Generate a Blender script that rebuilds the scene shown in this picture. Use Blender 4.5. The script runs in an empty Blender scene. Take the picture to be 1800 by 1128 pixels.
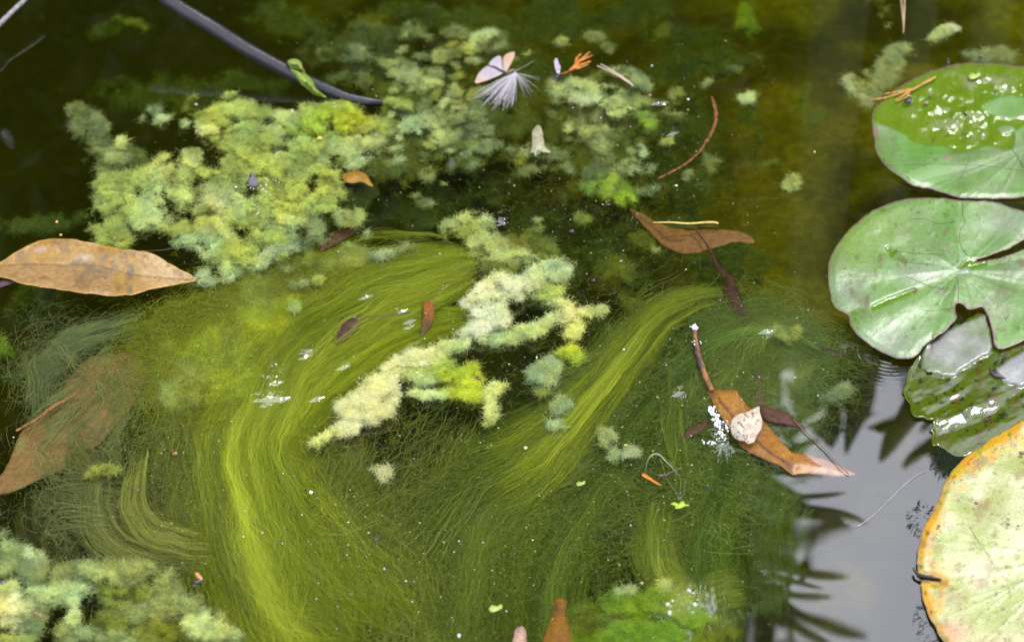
import bpy, bmesh, math, random
import numpy as np
from mathutils import Vector, Matrix, geometry

random.seed(11)
rng = np.random.default_rng(11)
S = bpy.context.scene
COL = S.collection

# ------------------------------------------------------------------ camera
PITCH = math.radians(40.0)
DIST, LENS, SENSOR = 1.5, 67.5, 36.0
CAM = np.array([0.0, -DIST * math.cos(PITCH), DIST * math.sin(PITCH)])
cd = bpy.data.cameras.new('camera')
cam = bpy.data.objects.new('camera', cd)
COL.objects.link(cam)
cam.location = CAM
cam.rotation_euler = (math.pi / 2 - PITCH, 0, 0)
cd.lens, cd.sensor_width = LENS, SENSOR
cd.clip_start, cd.clip_end = 0.01, 500
cd.dof.use_dof = True
cd.dof.focus_distance = 1.47
cd.dof.aperture_fstop = 6.3
cd.dof.aperture_blades = 7
S.camera = cam

# ------------------------------------------------------------------ sky, sun, exposure
SUN_EL, SUN_AZ = math.radians(58), math.radians(40)      # high, beyond the pond to the right
w = bpy.data.worlds.new('World')
S.world = w
w.use_nodes = True
nt = w.node_tree
nt.nodes.clear()
o_ = nt.nodes.new('ShaderNodeOutputWorld')
bg = nt.nodes.new('ShaderNodeBackground')
sky = nt.nodes.new('ShaderNodeTexSky')
sky.sky_type = 'NISHITA'
sky.sun_disc = False
sky.sun_elevation = SUN_EL
sky.sun_rotation = SUN_AZ
tc = nt.nodes.new('ShaderNodeTexCoord')
cn = nt.nodes.new('ShaderNodeTexNoise')
cn.inputs['Scale'].default_value = 3.2
cn.inputs['Detail'].default_value = 5
cr = nt.nodes.new('ShaderNodeMapRange')
cr.inputs['From Min'].default_value = 0.30
cr.inputs['From Max'].default_value = 0.62
cr.inputs['To Min'].default_value = 0.70
cr.inputs['To Max'].default_value = 1.0
mx = nt.nodes.new('ShaderNodeMix')
mx.data_type = 'RGBA'
mx.inputs[7].default_value = (32, 32.3, 37, 1)               # bright white cloud cover
nt.links.new(tc.outputs['Generated'], cn.inputs['Vector'])
nt.links.new(cn.outputs['Fac'], cr.inputs['Value'])
nt.links.new(cr.outputs['Result'], mx.inputs[0])
nt.links.new(sky.outputs['Color'], mx.inputs[6])
nt.links.new(mx.outputs[2], bg.inputs['Color'])
bg.inputs['Strength'].default_value = 0.12
nt.links.new(bg.outputs[0], o_.inputs['Surface'])

sl = bpy.data.lights.new('sun', 'SUN')
sl.energy = 4.0
sl.angle = math.radians(7)
sl.color = (1.0, 0.96, 0.9)
so = bpy.data.objects.new('sun', sl)
COL.objects.link(so)
_d = Vector((math.sin(SUN_AZ) * math.cos(SUN_EL), math.cos(SUN_AZ) * math.cos(SUN_EL), math.sin(SUN_EL)))
so.rotation_euler = _d.to_track_quat('Z', 'Y').to_euler()

S.view_settings.view_transform = 'Standard'
S.view_settings.look = 'None'
S.view_settings.exposure = 0.0
S.view_settings.gamma = 1.0
S.view_settings.use_curve_mapping = False
S.render.engine = 'CYCLES'
S.cycles.max_bounces = 8
S.cycles.diffuse_bounces = 3
S.cycles.glossy_bounces = 3
S.cycles.transmission_bounces = 4
S.cycles.transparent_max_bounces = 24
S.cycles.caustics_reflective = False
S.cycles.caustics_refractive = False
S.cycles.sample_clamp_indirect = 6.0
S.cycles.use_denoising = True
S.cycles_curves.shape = 'RIBBONS'
S.cycles_curves.subdivisions = 1

# ------------------------------------------------------------------ helpers
FX = SENSOR / LENS / 1800.0
F_ = np.array([0, math.cos(PITCH), -math.sin(PITCH)])
U_ = np.array([0, math.sin(PITCH), math.cos(PITCH)])
R_ = np.array([1.0, 0, 0])


def W(px, py, z=0.0):
    """a point of the photograph, taken to the height z above the water"""
    px, py, z = np.broadcast_arrays(np.asarray(px, float), np.asarray(py, float), np.asarray(z, float))
    d = F_ + ((px - 900) * FX)[..., None] * R_ + ((564 - py) * FX)[..., None] * U_
    t = (z - CAM[2]) / d[..., 2]
    return CAM + d * t[..., None]


def V(px, py, z=0.0):
    return Vector(W(px, py, z))


def PX(P):
    """world point -> photograph coordinates"""
    v = np.asarray(P) - CAM
    dep = v @ F_
    return 900 + (v @ R_) / dep / FX, 564 - (v @ U_) / dep / FX


def bounce(px, py, Y):
    """where the mirrored line of sight meets the plane y = Y beyond the pond"""
    p = W(px, py)
    d = p - CAM
    d[2] = -d[2]
    return Vector(p + d * ((Y - p[1]) / d[1]))


_LAT = np.random.default_rng(5).random((8, 256, 256))


def vnoise(x, y, k=0):
    xi, yi = np.floor(x).astype(int), np.floor(y).astype(int)
    fx, fy = x - xi, y - yi
    fx, fy = fx * fx * (3 - 2 * fx), fy * fy * (3 - 2 * fy)
    L = _LAT[k % 8]
    x0, x1, y0, y1 = xi & 255, (xi + 1) & 255, yi & 255, (yi + 1) & 255
    return (L[x0, y0] * (1 - fx) + L[x1, y0] * fx) * (1 - fy) + (L[x0, y1] * (1 - fx) + L[x1, y1] * fx) * fy


def fbm(x, y, s, octv=4, k=0):
    """fractal noise in 0..1, feature size s"""
    x, y = np.asarray(x, float) / s + 31.7 * k, np.asarray(y, float) / s + 17.3 * k
    a, tot, r = 1.0, 0.0, 0.0
    for i in range(octv):
        r = r + a * vnoise(x, y, k + i)
        tot += a
        a *= 0.5
        x, y = x * 2.03 + 5.1, y * 2.03 + 9.7
    return r / tot


def cells(x, y, s, k=0):
    """distance to the nearest of jittered points, in cell sizes, and a random value of that point"""
    x, y = np.asarray(x, float) / s, np.asarray(y, float) / s
    xi, yi = np.floor(x).astype(int), np.floor(y).astype(int)
    best, val = np.full(x.shape, 9.0), np.zeros(x.shape)
    for i in (-1, 0, 1):
        for j in (-1, 0, 1):
            a, b = (xi + i) & 255, (yi + j) & 255
            d = np.hypot(x - xi - i - _LAT[k % 8][a, b], y - yi - j - _LAT[(k + 3) % 8][a, b])
            m = d < best
            best = np.where(m, d, best)
            val = np.where(m, _LAT[(k + 5) % 8][a, b], val)
    return best, val


def sstep(a, b, x):
    t = np.clip((x - a) / (b - a), 0, 1)
    return t * t * (3 - 2 * t)


def mixc(a, b, t):
    a, b, t = np.asarray(a, float), np.asarray(b, float), np.asarray(t, float)[..., None]
    return a * (1 - t) + b * t


def crom(pts, n=8, closed=False):
    """smooth curve through control points of any dimension"""
    p = np.asarray(pts, float)
    N = len(p)
    out = []
    for i in range(N if closed else N - 1):
        if closed:
            a, b, c, d = p[i - 1], p[i], p[(i + 1) % N], p[(i + 2) % N]
        else:
            a, b, c, d = p[max(i - 1, 0)], p[i], p[i + 1], p[min(i + 2, N - 1)]
        for j in range(n):
            t = j / n
            out.append(0.5 * ((2 * b) + (c - a) * t + (2 * a - 5 * b + 4 * c - d) * t * t + (3 * b - a - 3 * c + d) * t ** 3))
    if not closed:
        out.append(p[-1])
    return np.array(out)


def tag(o, label=None, cat=None, group=None, kind=None):
    if label: o['label'] = label
    if cat: o['category'] = cat
    if group: o['group'] = group
    if kind: o['kind'] = kind
    return o


def empty(name, loc, label=None, cat=None, group=None):
    o = bpy.data.objects.new(name, None)
    o.empty_display_size = 0.01
    COL.objects.link(o)
    o.location = loc
    return tag(o, label, cat, group)


def link(name, me, m, parent=None, smooth=True):
    o = bpy.data.objects.new(name, me)
    COL.objects.link(o)
    if m: me.materials.append(m)
    if smooth and len(me.polygons): me.polygons.foreach_set('use_smooth', [True] * len(me.polygons))
    if parent is not None:
        o.parent = parent
        o.matrix_parent_inverse = Matrix.Translation(-Vector(parent.location)) if parent.parent is None else Matrix.Identity(4)
        if parent.parent is not None:
            o.matrix_parent_inverse = Matrix.Translation(-Vector(parent.parent.location) - Vector(parent.location)) if parent.type == 'EMPTY' else Matrix.Translation(-(Vector(parent.location)))
    return o


def vcol(me, c, name='col'):
    a = me.color_attributes.new(name, 'FLOAT_COLOR', 'POINT')
    c = np.asarray(c, float)
    a.data.foreach_set('color', np.concatenate([c, np.ones((len(c), 1))], 1).ravel())


def vflt(me, v, name):
    a = me.attributes.new(name, 'FLOAT', 'POINT')
    a.data.foreach_set('value', np.asarray(v, float).ravel())


def from_np(name, verts, faces):
    me = bpy.data.meshes.new(name)
    me.from_pydata(np.asarray(verts).tolist(), [], faces if isinstance(faces, list) else np.asarray(faces).tolist())
    me.update()
    return me


# ------------------------------------------------------------------ materials
def newmat(name):
    m = bpy.data.materials.new(name)
    m.use_nodes = True
    t = m.node_tree
    t.nodes.clear()
    return m, t, t.nodes.new('ShaderNodeOutputMaterial')


def nd(t, typ, **kw):
    n = t.nodes.new(typ)
    for k, v in kw.items():
        if k.startswith('i_'):
            n.inputs[k[2:].replace('_', ' ')].default_value = v
        else:
            setattr(n, k, v)
    return n


def mathn(t, op, a, b=None, c=None):
    n = t.nodes.new('ShaderNodeMath')
    n.operation = op
    for i, v in enumerate((a, b, c)):
        if v is None: continue
        if isinstance(v, (int, float)): n.inputs[i].default_value = v
        else: t.links.new(v, n.inputs[i])
    return n.outputs[0]


def surf_mat(name, color=None, rough=0.5, spec=0.5, nscale=250, namp=0.3, bump=0.2, bscale=600, attr=False, wet=False,
             transl=0.0, spots=None, trans=0.0, bdist=0.0006):
    """one solid surface: base colour (or the mesh's own colour attribute) with mottling, relief, gloss"""
    m, t, out = newmat(name)
    L = t.links.new
    pos = nd(t, 'ShaderNodeNewGeometry')
    p = nd(t, 'ShaderNodeBsdfPrincipled')
    if attr:
        src = nd(t, 'ShaderNodeAttribute', attribute_name='col').outputs['Color']
    else:
        rgb = nd(t, 'ShaderNodeRGB')
        rgb.outputs[0].default_value = (*color, 1)
        src = rgb.outputs[0]
    n1 = nd(t, 'ShaderNodeTexNoise', i_Scale=nscale, i_Detail=4.0, i_Roughness=0.65)
    L(pos.outputs['Position'], n1.inputs['Vector'])
    mr = nd(t, 'ShaderNodeMapRange')
    mr.inputs['From Min'].default_value = 0.3
    mr.inputs['From Max'].default_value = 0.7
    mr.inputs['To Min'].default_value = 1 - namp
    mr.inputs['To Max'].default_value = 1 + namp
    L(n1.outputs['Fac'], mr.inputs['Value'])
    mul = nd(t, 'ShaderNodeVectorMath', operation='SCALE')
    L(src, mul.inputs[0])
    L(mr.outputs[0], mul.inputs['Scale'])
    cur = mul.outputs[0]
    if spots:
        sc, thr, scol = spots
        n3 = nd(t, 'ShaderNodeTexNoise', i_Scale=sc, i_Detail=3.0, i_Roughness=0.7)
        L(pos.outputs['Position'], n3.inputs['Vector'])
        r3 = nd(t, 'ShaderNodeMapRange')
        r3.inputs['From Min'].default_value = thr
        r3.inputs['From Max'].default_value = thr + 0.06
        L(n3.outputs['Fac'], r3.inputs['Value'])
        mm = nd(t, 'ShaderNodeMix', data_type='RGBA')
        L(r3.outputs[0], mm.inputs[0])
        L(cur, mm.inputs[6])
        mm.inputs[7].default_value = (*scol, 1)
        cur = mm.outputs[2]
    L(cur, p.inputs['Base Color'])
    p.inputs['Specular IOR Level'].default_value = spec
    p.inputs['Roughness'].default_value = rough
    n2 = nd(t, 'ShaderNodeTexNoise', i_Scale=bscale, i_Detail=3.0)
    L(pos.outputs['Position'], n2.inputs['Vector'])
    b = nd(t, 'ShaderNodeBump', i_Strength=bump, i_Distance=bdist)
    L(n2.outputs['Fac'], b.inputs['Height'])
    L(b.outputs[0], p.inputs['Normal'])
    if wet:
        wa = nd(t, 'ShaderNodeAttribute', attribute_name='wet')
        rr = nd(t, 'ShaderNodeMapRange')
        rr.inputs['To Min'].default_value = rough
        rr.inputs['To Max'].default_value = 0.07
        L(wa.outputs['Fac'], rr.inputs['Value'])
        L(rr.outputs[0], p.inputs['Roughness'])
    if trans: p.inputs['Alpha'].default_value = 1 - trans
    res = p.outputs[0]
    if transl:
        tr = nd(t, 'ShaderNodeBsdfTranslucent')
        L(cur, tr.inputs['Color'])
        ms = nd(t, 'ShaderNodeMixShader')
        ms.inputs[0].default_value = transl
        L(res, ms.inputs[1])
        L(tr.outputs[0], ms.inputs[2])
        res = ms.outputs[0]
    L(res, out.inputs['Surface'])
    return m


def algae_mat(name, transl=0.35, gloss=0.0):
    m, t, out = newmat(name)
    L = t.links.new
    a = nd(t, 'ShaderNodeAttribute', attribute_name='col')
    d = nd(t, 'ShaderNodeBsdfDiffuse')
    tr = nd(t, 'ShaderNodeBsdfTranslucent')
    L(a.outputs['Color'], d.inputs['Color'])
    L(a.outputs['Color'], tr.inputs['Color'])
    ms = nd(t, 'ShaderNodeMixShader')
    ms.inputs[0].default_value = transl
    L(d.outputs[0], ms.inputs[1])
    L(tr.outputs[0], ms.inputs[2])
    L(ms.outputs[0], out.inputs['Surface'])
    return m


M_HAIR = algae_mat('algae_filament', 0.4)
M_COTTON = surf_mat('algae_cotton', attr=True, rough=0.30, spec=0.5, nscale=1100, namp=0.4, bump=0.9, bscale=900, bdist=0.0016, transl=0.25, spots=(420, 0.70, (0.05, 0.045, 0.015)))

# ------------------------------------------------------------------ large structure: ground with the pond basin
def axis(lo, hi, step, far, grow=1.25):
    a = list(np.arange(lo, hi + 1e-6, step))
    s, x = step, hi
    while x < far:
        s *= grow
        x += s
        a.append(x)
    s, x = step, lo
    while x > -far:
        s *= grow
        x -= s
        a.insert(0, x)
    return np.array(a)


def grid_faces(nx, ny):
    i = np.arange(nx - 1)[:, None] * ny + np.arange(ny - 1)[None, :]
    return np.stack([i, i + ny, i + ny + 1, i + 1], -1).reshape(-1, 4)


def blobsum(px, py, blobs):
    r = np.zeros_like(px)
    for (cx, cy, rx, ry) in blobs:
        r = np.maximum(r, np.exp(-(((px - cx) / rx) ** 2 + ((py - cy) / ry) ** 2)))
    return r


gx, gy = axis(-0.75, 0.75, 0.006, 90), axis(-0.55, 0.95, 0.006, 90)
GX, GY = np.meshgrid(gx, gy, indexing='ij')
rr_ = (np.abs(GX / 3.2) ** 2.6 + np.abs((GY - 0.35) / 1.42) ** 2.6) ** (1 / 2.6)
P0 = np.stack([GX, GY, np.full_like(GX, -0.1)], -1)
fpx, fpy = PX(P0)
depth = 0.13 + 0.02 * sstep(900, 100, fpx) - 0.035 * sstep(1000, 1500, fpx)
depth = depth + 0.06 * (fbm(GX, GY, 0.16, 4, 1) - 0.5)
inside = sstep(1.0, 0.72, rr_)
land = 0.05 + 0.10 * sstep(1.0, 1.5, rr_) + 0.25 * (fbm(GX, GY, 6.0, 3, 3) - 0.4) * sstep(1.3, 6, rr_) + 0.03 * (fbm(GX, GY, 0.2, 3, 2) - 0.5)
GZ = land * (1 - inside) - depth * inside
silt = mixc((0.030, 0.025, 0.008), (0.014, 0.013, 0.006), fbm(GX, GY, 0.1, 4, 4))
film = mixc((0.105, 0.098, 0.014), (0.115, 0.085, 0.014), fbm(GX, GY, 0.07, 3, 5))
fm = sstep(0.38, 0.68, fbm(GX, GY, 0.11, 5, 6))
fm = fm * (0.08 + 0.92 * sstep(250, 850, fpx))
fm = np.maximum(fm, 0.9 * blobsum(fpx, fpy, [(1340, 340, 260, 230), (1180, 110, 160, 90), (1420, 560, 120, 120)]))
gc = mixc(silt, film, fm)
soil = mixc((0.06, 0.045, 0.028), (0.05, 0.07, 0.02), fbm(GX, GY, 0.5, 4, 2))
gc = mixc(soil, gc, inside)
me = from_np('ground', np.stack([GX, GY, GZ], -1).reshape(-1, 3), grid_faces(len(gx), len(gy)))
vcol(me, gc.reshape(-1, 3))
M_GROUND = surf_mat('silt_and_soil', attr=True, rough=0.9, spec=0.1, nscale=90, namp=0.35, bump=0.5, bscale=120, bdist=0.004)
tag(link('ground', me, M_GROUND), 'dark silty pond bed under olive algae film, rising to an earth bank', 'pond bed', kind='structure')

# ------------------------------------------------------------------ water: a closed body with a reflecting, slightly rippled top
ROUGH_SPOTS = [(478, 655, 16, 34), (478, 690, 30, 14), (430, 310, 70, 50), (880, 380, 12, 12),
               (540, 615, 10, 10), (600, 642, 7, 6), (702, 545, 6, 5), (772, 505, 7, 4), (560, 700, 5, 6), (720, 560, 8, 8), (640, 520, 5, 5), (1190, 690, 8, 5), (1350, 580, 10, 5), (1180, 230, 10, 4), (1155, 180, 14, 4), (1265, 740, 18, 40)]
RINGS = [(1478, 425, 0.0024, 0.010), (1528, 380, 0.0024, 0.009), (1562, 622, 0.0042, 0.018), (1612, 1000, 0.0050, 0.008), (1460, 475, 0.002, 0.006)]
wx, wy = axis(-0.5, 0.5, 0.006, 3.6), axis(-0.4, 0.6, 0.006, 2.2)
wx = wx[(wx > -3.5) & (wx < 3.5)]
wy = wy[(wy > -1.35) & (wy < 2.1)]
WX, WY = np.meshgrid(wx, wy, indexing='ij')
nx, ny = WX.shape
wv = np.stack([WX, WY, np.zeros_like(WX)], -1).reshape(-1, 3)
wpx, wpy = PX(wv)
rough_w = np.maximum(blobsum(wpx, wpy, ROUGH_SPOTS), 0.35 * blobsum(wpx, wpy, [(1195, 1062, 50, 36), (1150, 1110, 50, 20)]))
wf = [list(map(int, q)) for q in grid_faces(nx, ny)]
loop = [(i, 0) for i in range(nx)] + [(nx - 1, j) for j in range(1, ny)] + [(i, ny - 1) for i in range(nx - 2, -1, -1)] + [(0, j) for j in range(ny - 2, 0, -1)]
base = nx * ny
lv = [i * ny + j for i, j in loop]
bot = [(*wv[k][:2], -0.9) for k in lv]
nl = len(lv)
for k in range(nl):
    k2 = (k + 1) % nl
    wf.append([lv[k], base + k, base + k2, lv[k2]])
wf.append([base + k for k in range(nl - 1, -1, -1)])
me = from_np('pond_water', np.concatenate([wv, np.array(bot)]), wf)
vflt(me, np.concatenate([rough_w, np.zeros(nl)]), 'chop')
M_WATER, t, out = newmat('pond_water')
L = t.links.new
geo = nd(t, 'ShaderNodeNewGeometry')
h = None
for (rx, ry, lam, rad) in RINGS:
    c = W(rx, ry)
    dist = nd(t, 'ShaderNodeVectorMath', operation='DISTANCE')
    L(geo.outputs['Position'], dist.inputs[0])
    dist.inputs[1].default_value = tuple(c)
    dd = dist.outputs['Value']
    s = mathn(t, 'SINE', mathn(t, 'MULTIPLY', dd, 2 * math.pi / lam))
    q = mathn(t, 'DIVIDE', dd, rad)
    e = mathn(t, 'EXPONENT', mathn(t, 'MULTIPLY', mathn(t, 'MULTIPLY', q, q), -1.0))
    v = mathn(t, 'MULTIPLY', mathn(t, 'MULTIPLY', s, e), lam * 0.011)
    h = v if h is None else mathn(t, 'ADD', h, v)
n1 = nd(t, 'ShaderNodeTexNoise', i_Scale=7.0, i_Detail=1.0)
L(geo.outputs['Position'], n1.inputs['Vector'])
h = mathn(t, 'ADD', h, mathn(t, 'MULTIPLY', n1.outputs['Fac'], 0.0011))
ch = nd(t, 'ShaderNodeAttribute', attribute_name='chop')
n2 = nd(t, 'ShaderNodeTexNoise', i_Scale=85.0, i_Detail=3.0, i_Roughness=0.6)
sc_ = nd(t, 'ShaderNodeVectorMath', operation='MULTIPLY')
L(geo.outputs['Position'], sc_.inputs[0])
sc_.inputs[1].default_value = (1.7, 0.7, 1.0)
L(sc_.outputs[0], n2.inputs['Vector'])
h = mathn(t, 'ADD', h, mathn(t, 'MULTIPLY', mathn(t, 'MULTIPLY', n2.outputs['Fac'], ch.outputs['Fac']), 0.0075))
b = nd(t, 'ShaderNodeBump', i_Strength=1.0, i_Distance=1.0)
L(h, b.inputs['Height'])
dot = nd(t, 'ShaderNodeVectorMath', operation='DOT_PRODUCT')
L(b.outputs[0], dot.inputs[0])
L(geo.outputs['Incoming'], dot.inputs[1])
cs = mathn(t, 'ABSOLUTE', dot.outputs['Value'])
om = mathn(t, 'SUBTRACT', 1.0, cs)
F0 = 0.105      # made-up surface film: reflectance raised to brighten the mirrored sky
fr = mathn(t, 'ADD', mathn(t, 'MULTIPLY', mathn(t, 'POWER', om, 5.0), 1 - F0), F0)
gl = nd(t, 'ShaderNodeBsdfGlossy', i_Roughness=0.02)
L(b.outputs[0], gl.inputs['Normal'])
tr = nd(t, 'ShaderNodeBsdfTransparent')
ms = nd(t, 'ShaderNodeMixShader')
L(fr, ms.inputs[0])
L(tr.outputs[0], ms.inputs[1])
L(gl.outputs[0], ms.inputs[2])
L(ms.outputs[0], out.inputs['Surface'])
va = nd(t, 'ShaderNodeVolumeAbsorption')
va.inputs['Color'].default_value = (0.72, 0.77, 0.12, 1)
va.inputs['Density'].default_value = 12.0
vs_ = nd(t, 'ShaderNodeVolumeScatter')
vs_.inputs['Color'].default_value = (0.62, 0.66, 0.16, 1)     # suspended algae and silt
vs_.inputs['Density'].default_value = 0.12
vs_.inputs['Anisotropy'].default_value = 0.35
add = nd(t, 'ShaderNodeAddShader')
L(va.outputs[0], add.inputs[0])
L(vs_.outputs[0], add.inputs[1])
L(add.outputs[0], out.inputs['Volume'])
tag(link('water', me, M_WATER), 'still murky green pond water mirroring dark plants and a bright sky gap', 'water', kind='structure')

# ------------------------------------------------------------------ far bank plants, which the water mirrors
def leaf_cloud(n, boxes, size, seed):
    """many small folded leaves spread through boxes (x0,x1,y0,y1,z0,z1)"""
    r = np.random.default_rng(seed)
    vol = np.array([(b[1] - b[0]) * (b[3] - b[2]) * (b[5] - b[4]) for b in boxes])
    pick = r.choice(len(boxes), n, p=vol / vol.sum())
    bx = np.array(boxes)[pick]
    c = np.stack([r.uniform(bx[:, 0], bx[:, 1]), r.uniform(bx[:, 2], bx[:, 3]), r.uniform(bx[:, 4], bx[:, 5])], -1)
    c += r.normal(0, 0.06, c.shape)
    a = r.normal(0, 1, (n, 3)); a[:, 2] -= 0.4
    a /= np.linalg.norm(a, axis=1)[:, None]
    bdir = np.cross(a, r.normal(0, 1, (n, 3)))
    bdir /= np.linalg.norm(bdir, axis=1)[:, None]
    nn = np.cross(a, bdir)
    l = (size * r.uniform(0.6, 1.4, n))[:, None]
    v = np.stack([c - a * l * .5, c + bdir * l * .22 + nn * l * .06, c + a * l * .5, c - bdir * l * .22 + nn * l * .06], 1).reshape(-1, 3)
    k = np.arange(n)[:, None] * 4
    f = np.concatenate([k + [0, 1, 2], k + [0, 2, 3]])
    col = mixc((0.008, 0.014, 0.004), (0.016, 0.026, 0.007), r.random(n))
    return v, f, np.repeat(col, 4, axis=0)


M_SHRUB = surf_mat('shrub_leaf', attr=True, rough=0.5, spec=0.3, nscale=40, namp=0.2, bump=0.0, transl=0.2)
M_BARK = surf_mat('bark', (0.05, 0.04, 0.03), rough=0.9, spec=0.1, nscale=60, bump=0.5, bscale=90, bdist=0.003)


def tube_mesh(name, pts, rad, seg=8, cap=True, rnd=0.0):
    p = np.asarray(pts, float)
    n = len(p)
    rad = np.broadcast_to(np.asarray(rad, float), (n,))
    tg = np.gradient(p, axis=0)
    tg /= np.linalg.norm(tg, axis=1)[:, None] + 1e-12
    ref = np.array([0, 0, 1.0]) if abs(tg[0][2]) < 0.9 else np.array([1.0, 0, 0])
    vs, fs = [], []
    for i in range(n):
        s = np.cross(tg[i], ref); s /= np.linalg.norm(s) + 1e-12
        u = np.cross(s, tg[i])
        for k in range(seg):
            a = 2 * math.pi * k / seg
            r = rad[i] * (1 + rnd * (random.random() - .5))
            vs.append(p[i] + (s * math.cos(a) + u * math.sin(a)) * r)
    for i in range(n - 1):
        for k in range(seg):
            k2 = (k + 1) % seg
            fs.append([i * seg + k, i * seg + k2, (i + 1) * seg + k2, (i + 1) * seg + k])
    if cap:
        fs.append(list(range(seg - 1, -1, -1)))
        fs.append([(n - 1) * seg + k for k in range(seg)])
    return from_np(name, vs, fs)


HY = 1.95
edge_x = bounce(1352, 880, HY).x
lowtop = bounce(1650, 700, HY).z
hitop = 3.2
specs = [(-3.4, -2.2, hitop), (-2.2, -1.2, hitop), (-1.2, -0.35, hitop), (-0.35, edge_x, hitop), (edge_x - 0.25, edge_x + 0.9, lowtop), (edge_x + 0.9, edge_x + 2.0, lowtop), (edge_x + 2.0, edge_x + 3.2, lowtop * 1.1)]
for i, (x0, x1, top) in enumerate(specs):
    base_e = empty('shrub', ((x0 + x1) / 2, HY + 0.25, 0.08), ('tall dark evergreen shrub of the far bank mirrored in the left and middle water' if top > 3 else 'lower dark evergreen shrub of the far bank mirrored in the water by the lily pads'), 'shrub', 'shrubs along the far bank, tall ones' if top > 3 else 'shrubs along the far bank, low ones')
    v, f, c = leaf_cloud(int(9500 * (x1 - x0) * top / 1.2), [(x0, x1, HY, HY + 0.55, 0.05, top)], 0.085, 40 + i)
    me = from_np('foliage', v, f)
    vcol(me, c)
    link('foliage', me, M_SHRUB, base_e, False)
    link('trunk', tube_mesh('trunk', [((x0 + x1) / 2 + 0.03 * math.sin(j), HY + 0.3, 0.02 + top * 0.9 * j / 6) for j in range(7)], np.linspace(0.05, 0.012, 7)), M_BARK, base_e)


def blade_mesh(name, pts, wid, twist=0.0):
    """a folded tapering leaf blade along pts; wid per point"""
    p = np.asarray(pts, float)
    n = len(p)
    tg = np.gradient(p, axis=0)
    tg /= np.linalg.norm(tg, axis=1)[:, None] + 1e-12
    vs, fs = [], []
    for i in range(n):
        s = np.cross(tg[i], np.array([math.sin(twist), -math.cos(twist), 0.15])); s /= np.linalg.norm(s) + 1e-9
        u = np.cross(s, tg[i])
        vs += [p[i] - s * wid[i], p[i] + u * wid[i] * .25, p[i] + s * wid[i], p[i] - u * wid[i] * .12]
        if i:
            a, b_ = (i - 1) * 4, i * 4
            for k in range(4):
                fs.append([a + k, a + (k + 1) % 4, b_ + (k + 1) % 4, b_ + k])
    return vs, fs


def join_meshes(name, parts):
    V_, F2 = [], []
    for vs, fs in parts:
        o = len(V_)
        V_ += [tuple(x) for x in vs]
        F2 += [[k + o for k in f] for f in fs]
    return from_np(name, V_, F2)


M_BLADE = surf_mat('blade_leaf', (0.03, 0.05, 0.015), rough=0.5, spec=0.3, nscale=30, bump=0.0)
# a frond whose leaflets reach out over the sky gap
FY = 0.85
fr = empty('fern_frond', bounce(1350, 700, FY), 'arching fern frond over the far bank, mirrored as dark fingers in the water', 'fern')
rach = [(1345, 690), (1338, 800), (1330, 900), (1325, 1000), (1325, 1100), (1335, 1230)]
rp = [np.array(bounce(x, y, FY)) for x, y in rach]
link('rachis', tube_mesh('rachis', crom(rp, 6), 0.008), M_BLADE, fr)
LEAFLETS = [((1330, 845), (1400, 880), (1470, 866), 11), ((1325, 885), (1400, 905), (1505, 932), 13), ((1325, 945), (1400, 946), (1476, 943), 11),
            ((1325, 965), (1400, 985), (1476, 1012), 14), ((1325, 1040), (1400, 1045), (1456, 1048), 12), ((1325, 1055), (1410, 1082), (1512, 1095), 15),
            ((1330, 1140), (1420, 1130), (1500, 1150), 14), ((1326, 905), (1400, 922), (1462, 938), 10), ((1325, 1005), (1390, 1010), (1440, 1030), 12), ((1328, 1085), (1400, 1100), (1450, 1122), 13), ((1328, 815), (1380, 830), (1425, 832), 10), ((1335, 790), (1390, 800), (1420, 770), 12), ((1335, 740), (1390, 745), (1440, 700), 12)]
for a, b2, c2, wd in LEAFLETS:
    pts = crom([np.array(bounce(x, y, FY + 0.02 * math.sin(x))) for x, y in (a, b2, (c2[0] + 22, c2[1]))], 8)
    k = np.linalg.norm(np.array(bounce(1400, 900, FY)) - np.array(bounce(1400, 920, FY))) / 20
    tt = np.linspace(0, 1, len(pts))
    vs, fs = blade_mesh('leaflet', pts, 1.75 * wd * k * (1 - tt ** 2.6) * (0.75 + .25 * np.sin(9 * tt)) + 0.001)
    link('leaflet', from_np('leaflet', vs, fs), M_BLADE, fr)
# upright blades of water iris that stand against the gap
for (pts_, wd, lab) in [([(1535, 600), (1520, 660), (1505, 720), (1487, 800)], 20, 'upright iris leaf of the far bank mirrored beside the sunken lily pad, leaning left'),
                        ([(1640, 640), (1612, 700), (1580, 760), (1553, 818)], 24, 'upright iris leaf of the far bank mirrored below the sunken lily pad rim'),
                        ([(1690, 760), (1655, 775), (1620, 800), (1594, 830)], 20, 'bent iris leaf of the far bank mirrored close to the yellowed lily pad'),
                        ([(1420, 560), (1440, 640), (1455, 720), (1462, 790)], 34, 'broad iris leaf of the far bank mirrored at the left rim of the sky gap')]:
    YB = 1.0
    w3 = [np.array(bounce(x, y, YB)) for x, y in pts_]
    foot = np.array([w3[0][0], YB + 0.05, 0.05])
    p3 = crom([foot] + w3, 8)
    k = np.linalg.norm(np.array(bounce(1500, 700, YB)) - np.array(bounce(1500, 720, YB))) / 20
    tt = np.linspace(0, 1, len(p3))
    vs, fs = blade_mesh('iris_leaf', p3, wd * k * 0.9 * (1 - tt ** 4) + 0.001)
    tag(link('iris_leaf', from_np('iris_leaf', vs, fs), M_BLADE), lab, 'leaf blade', 'iris leaves on the far bank')

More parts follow.
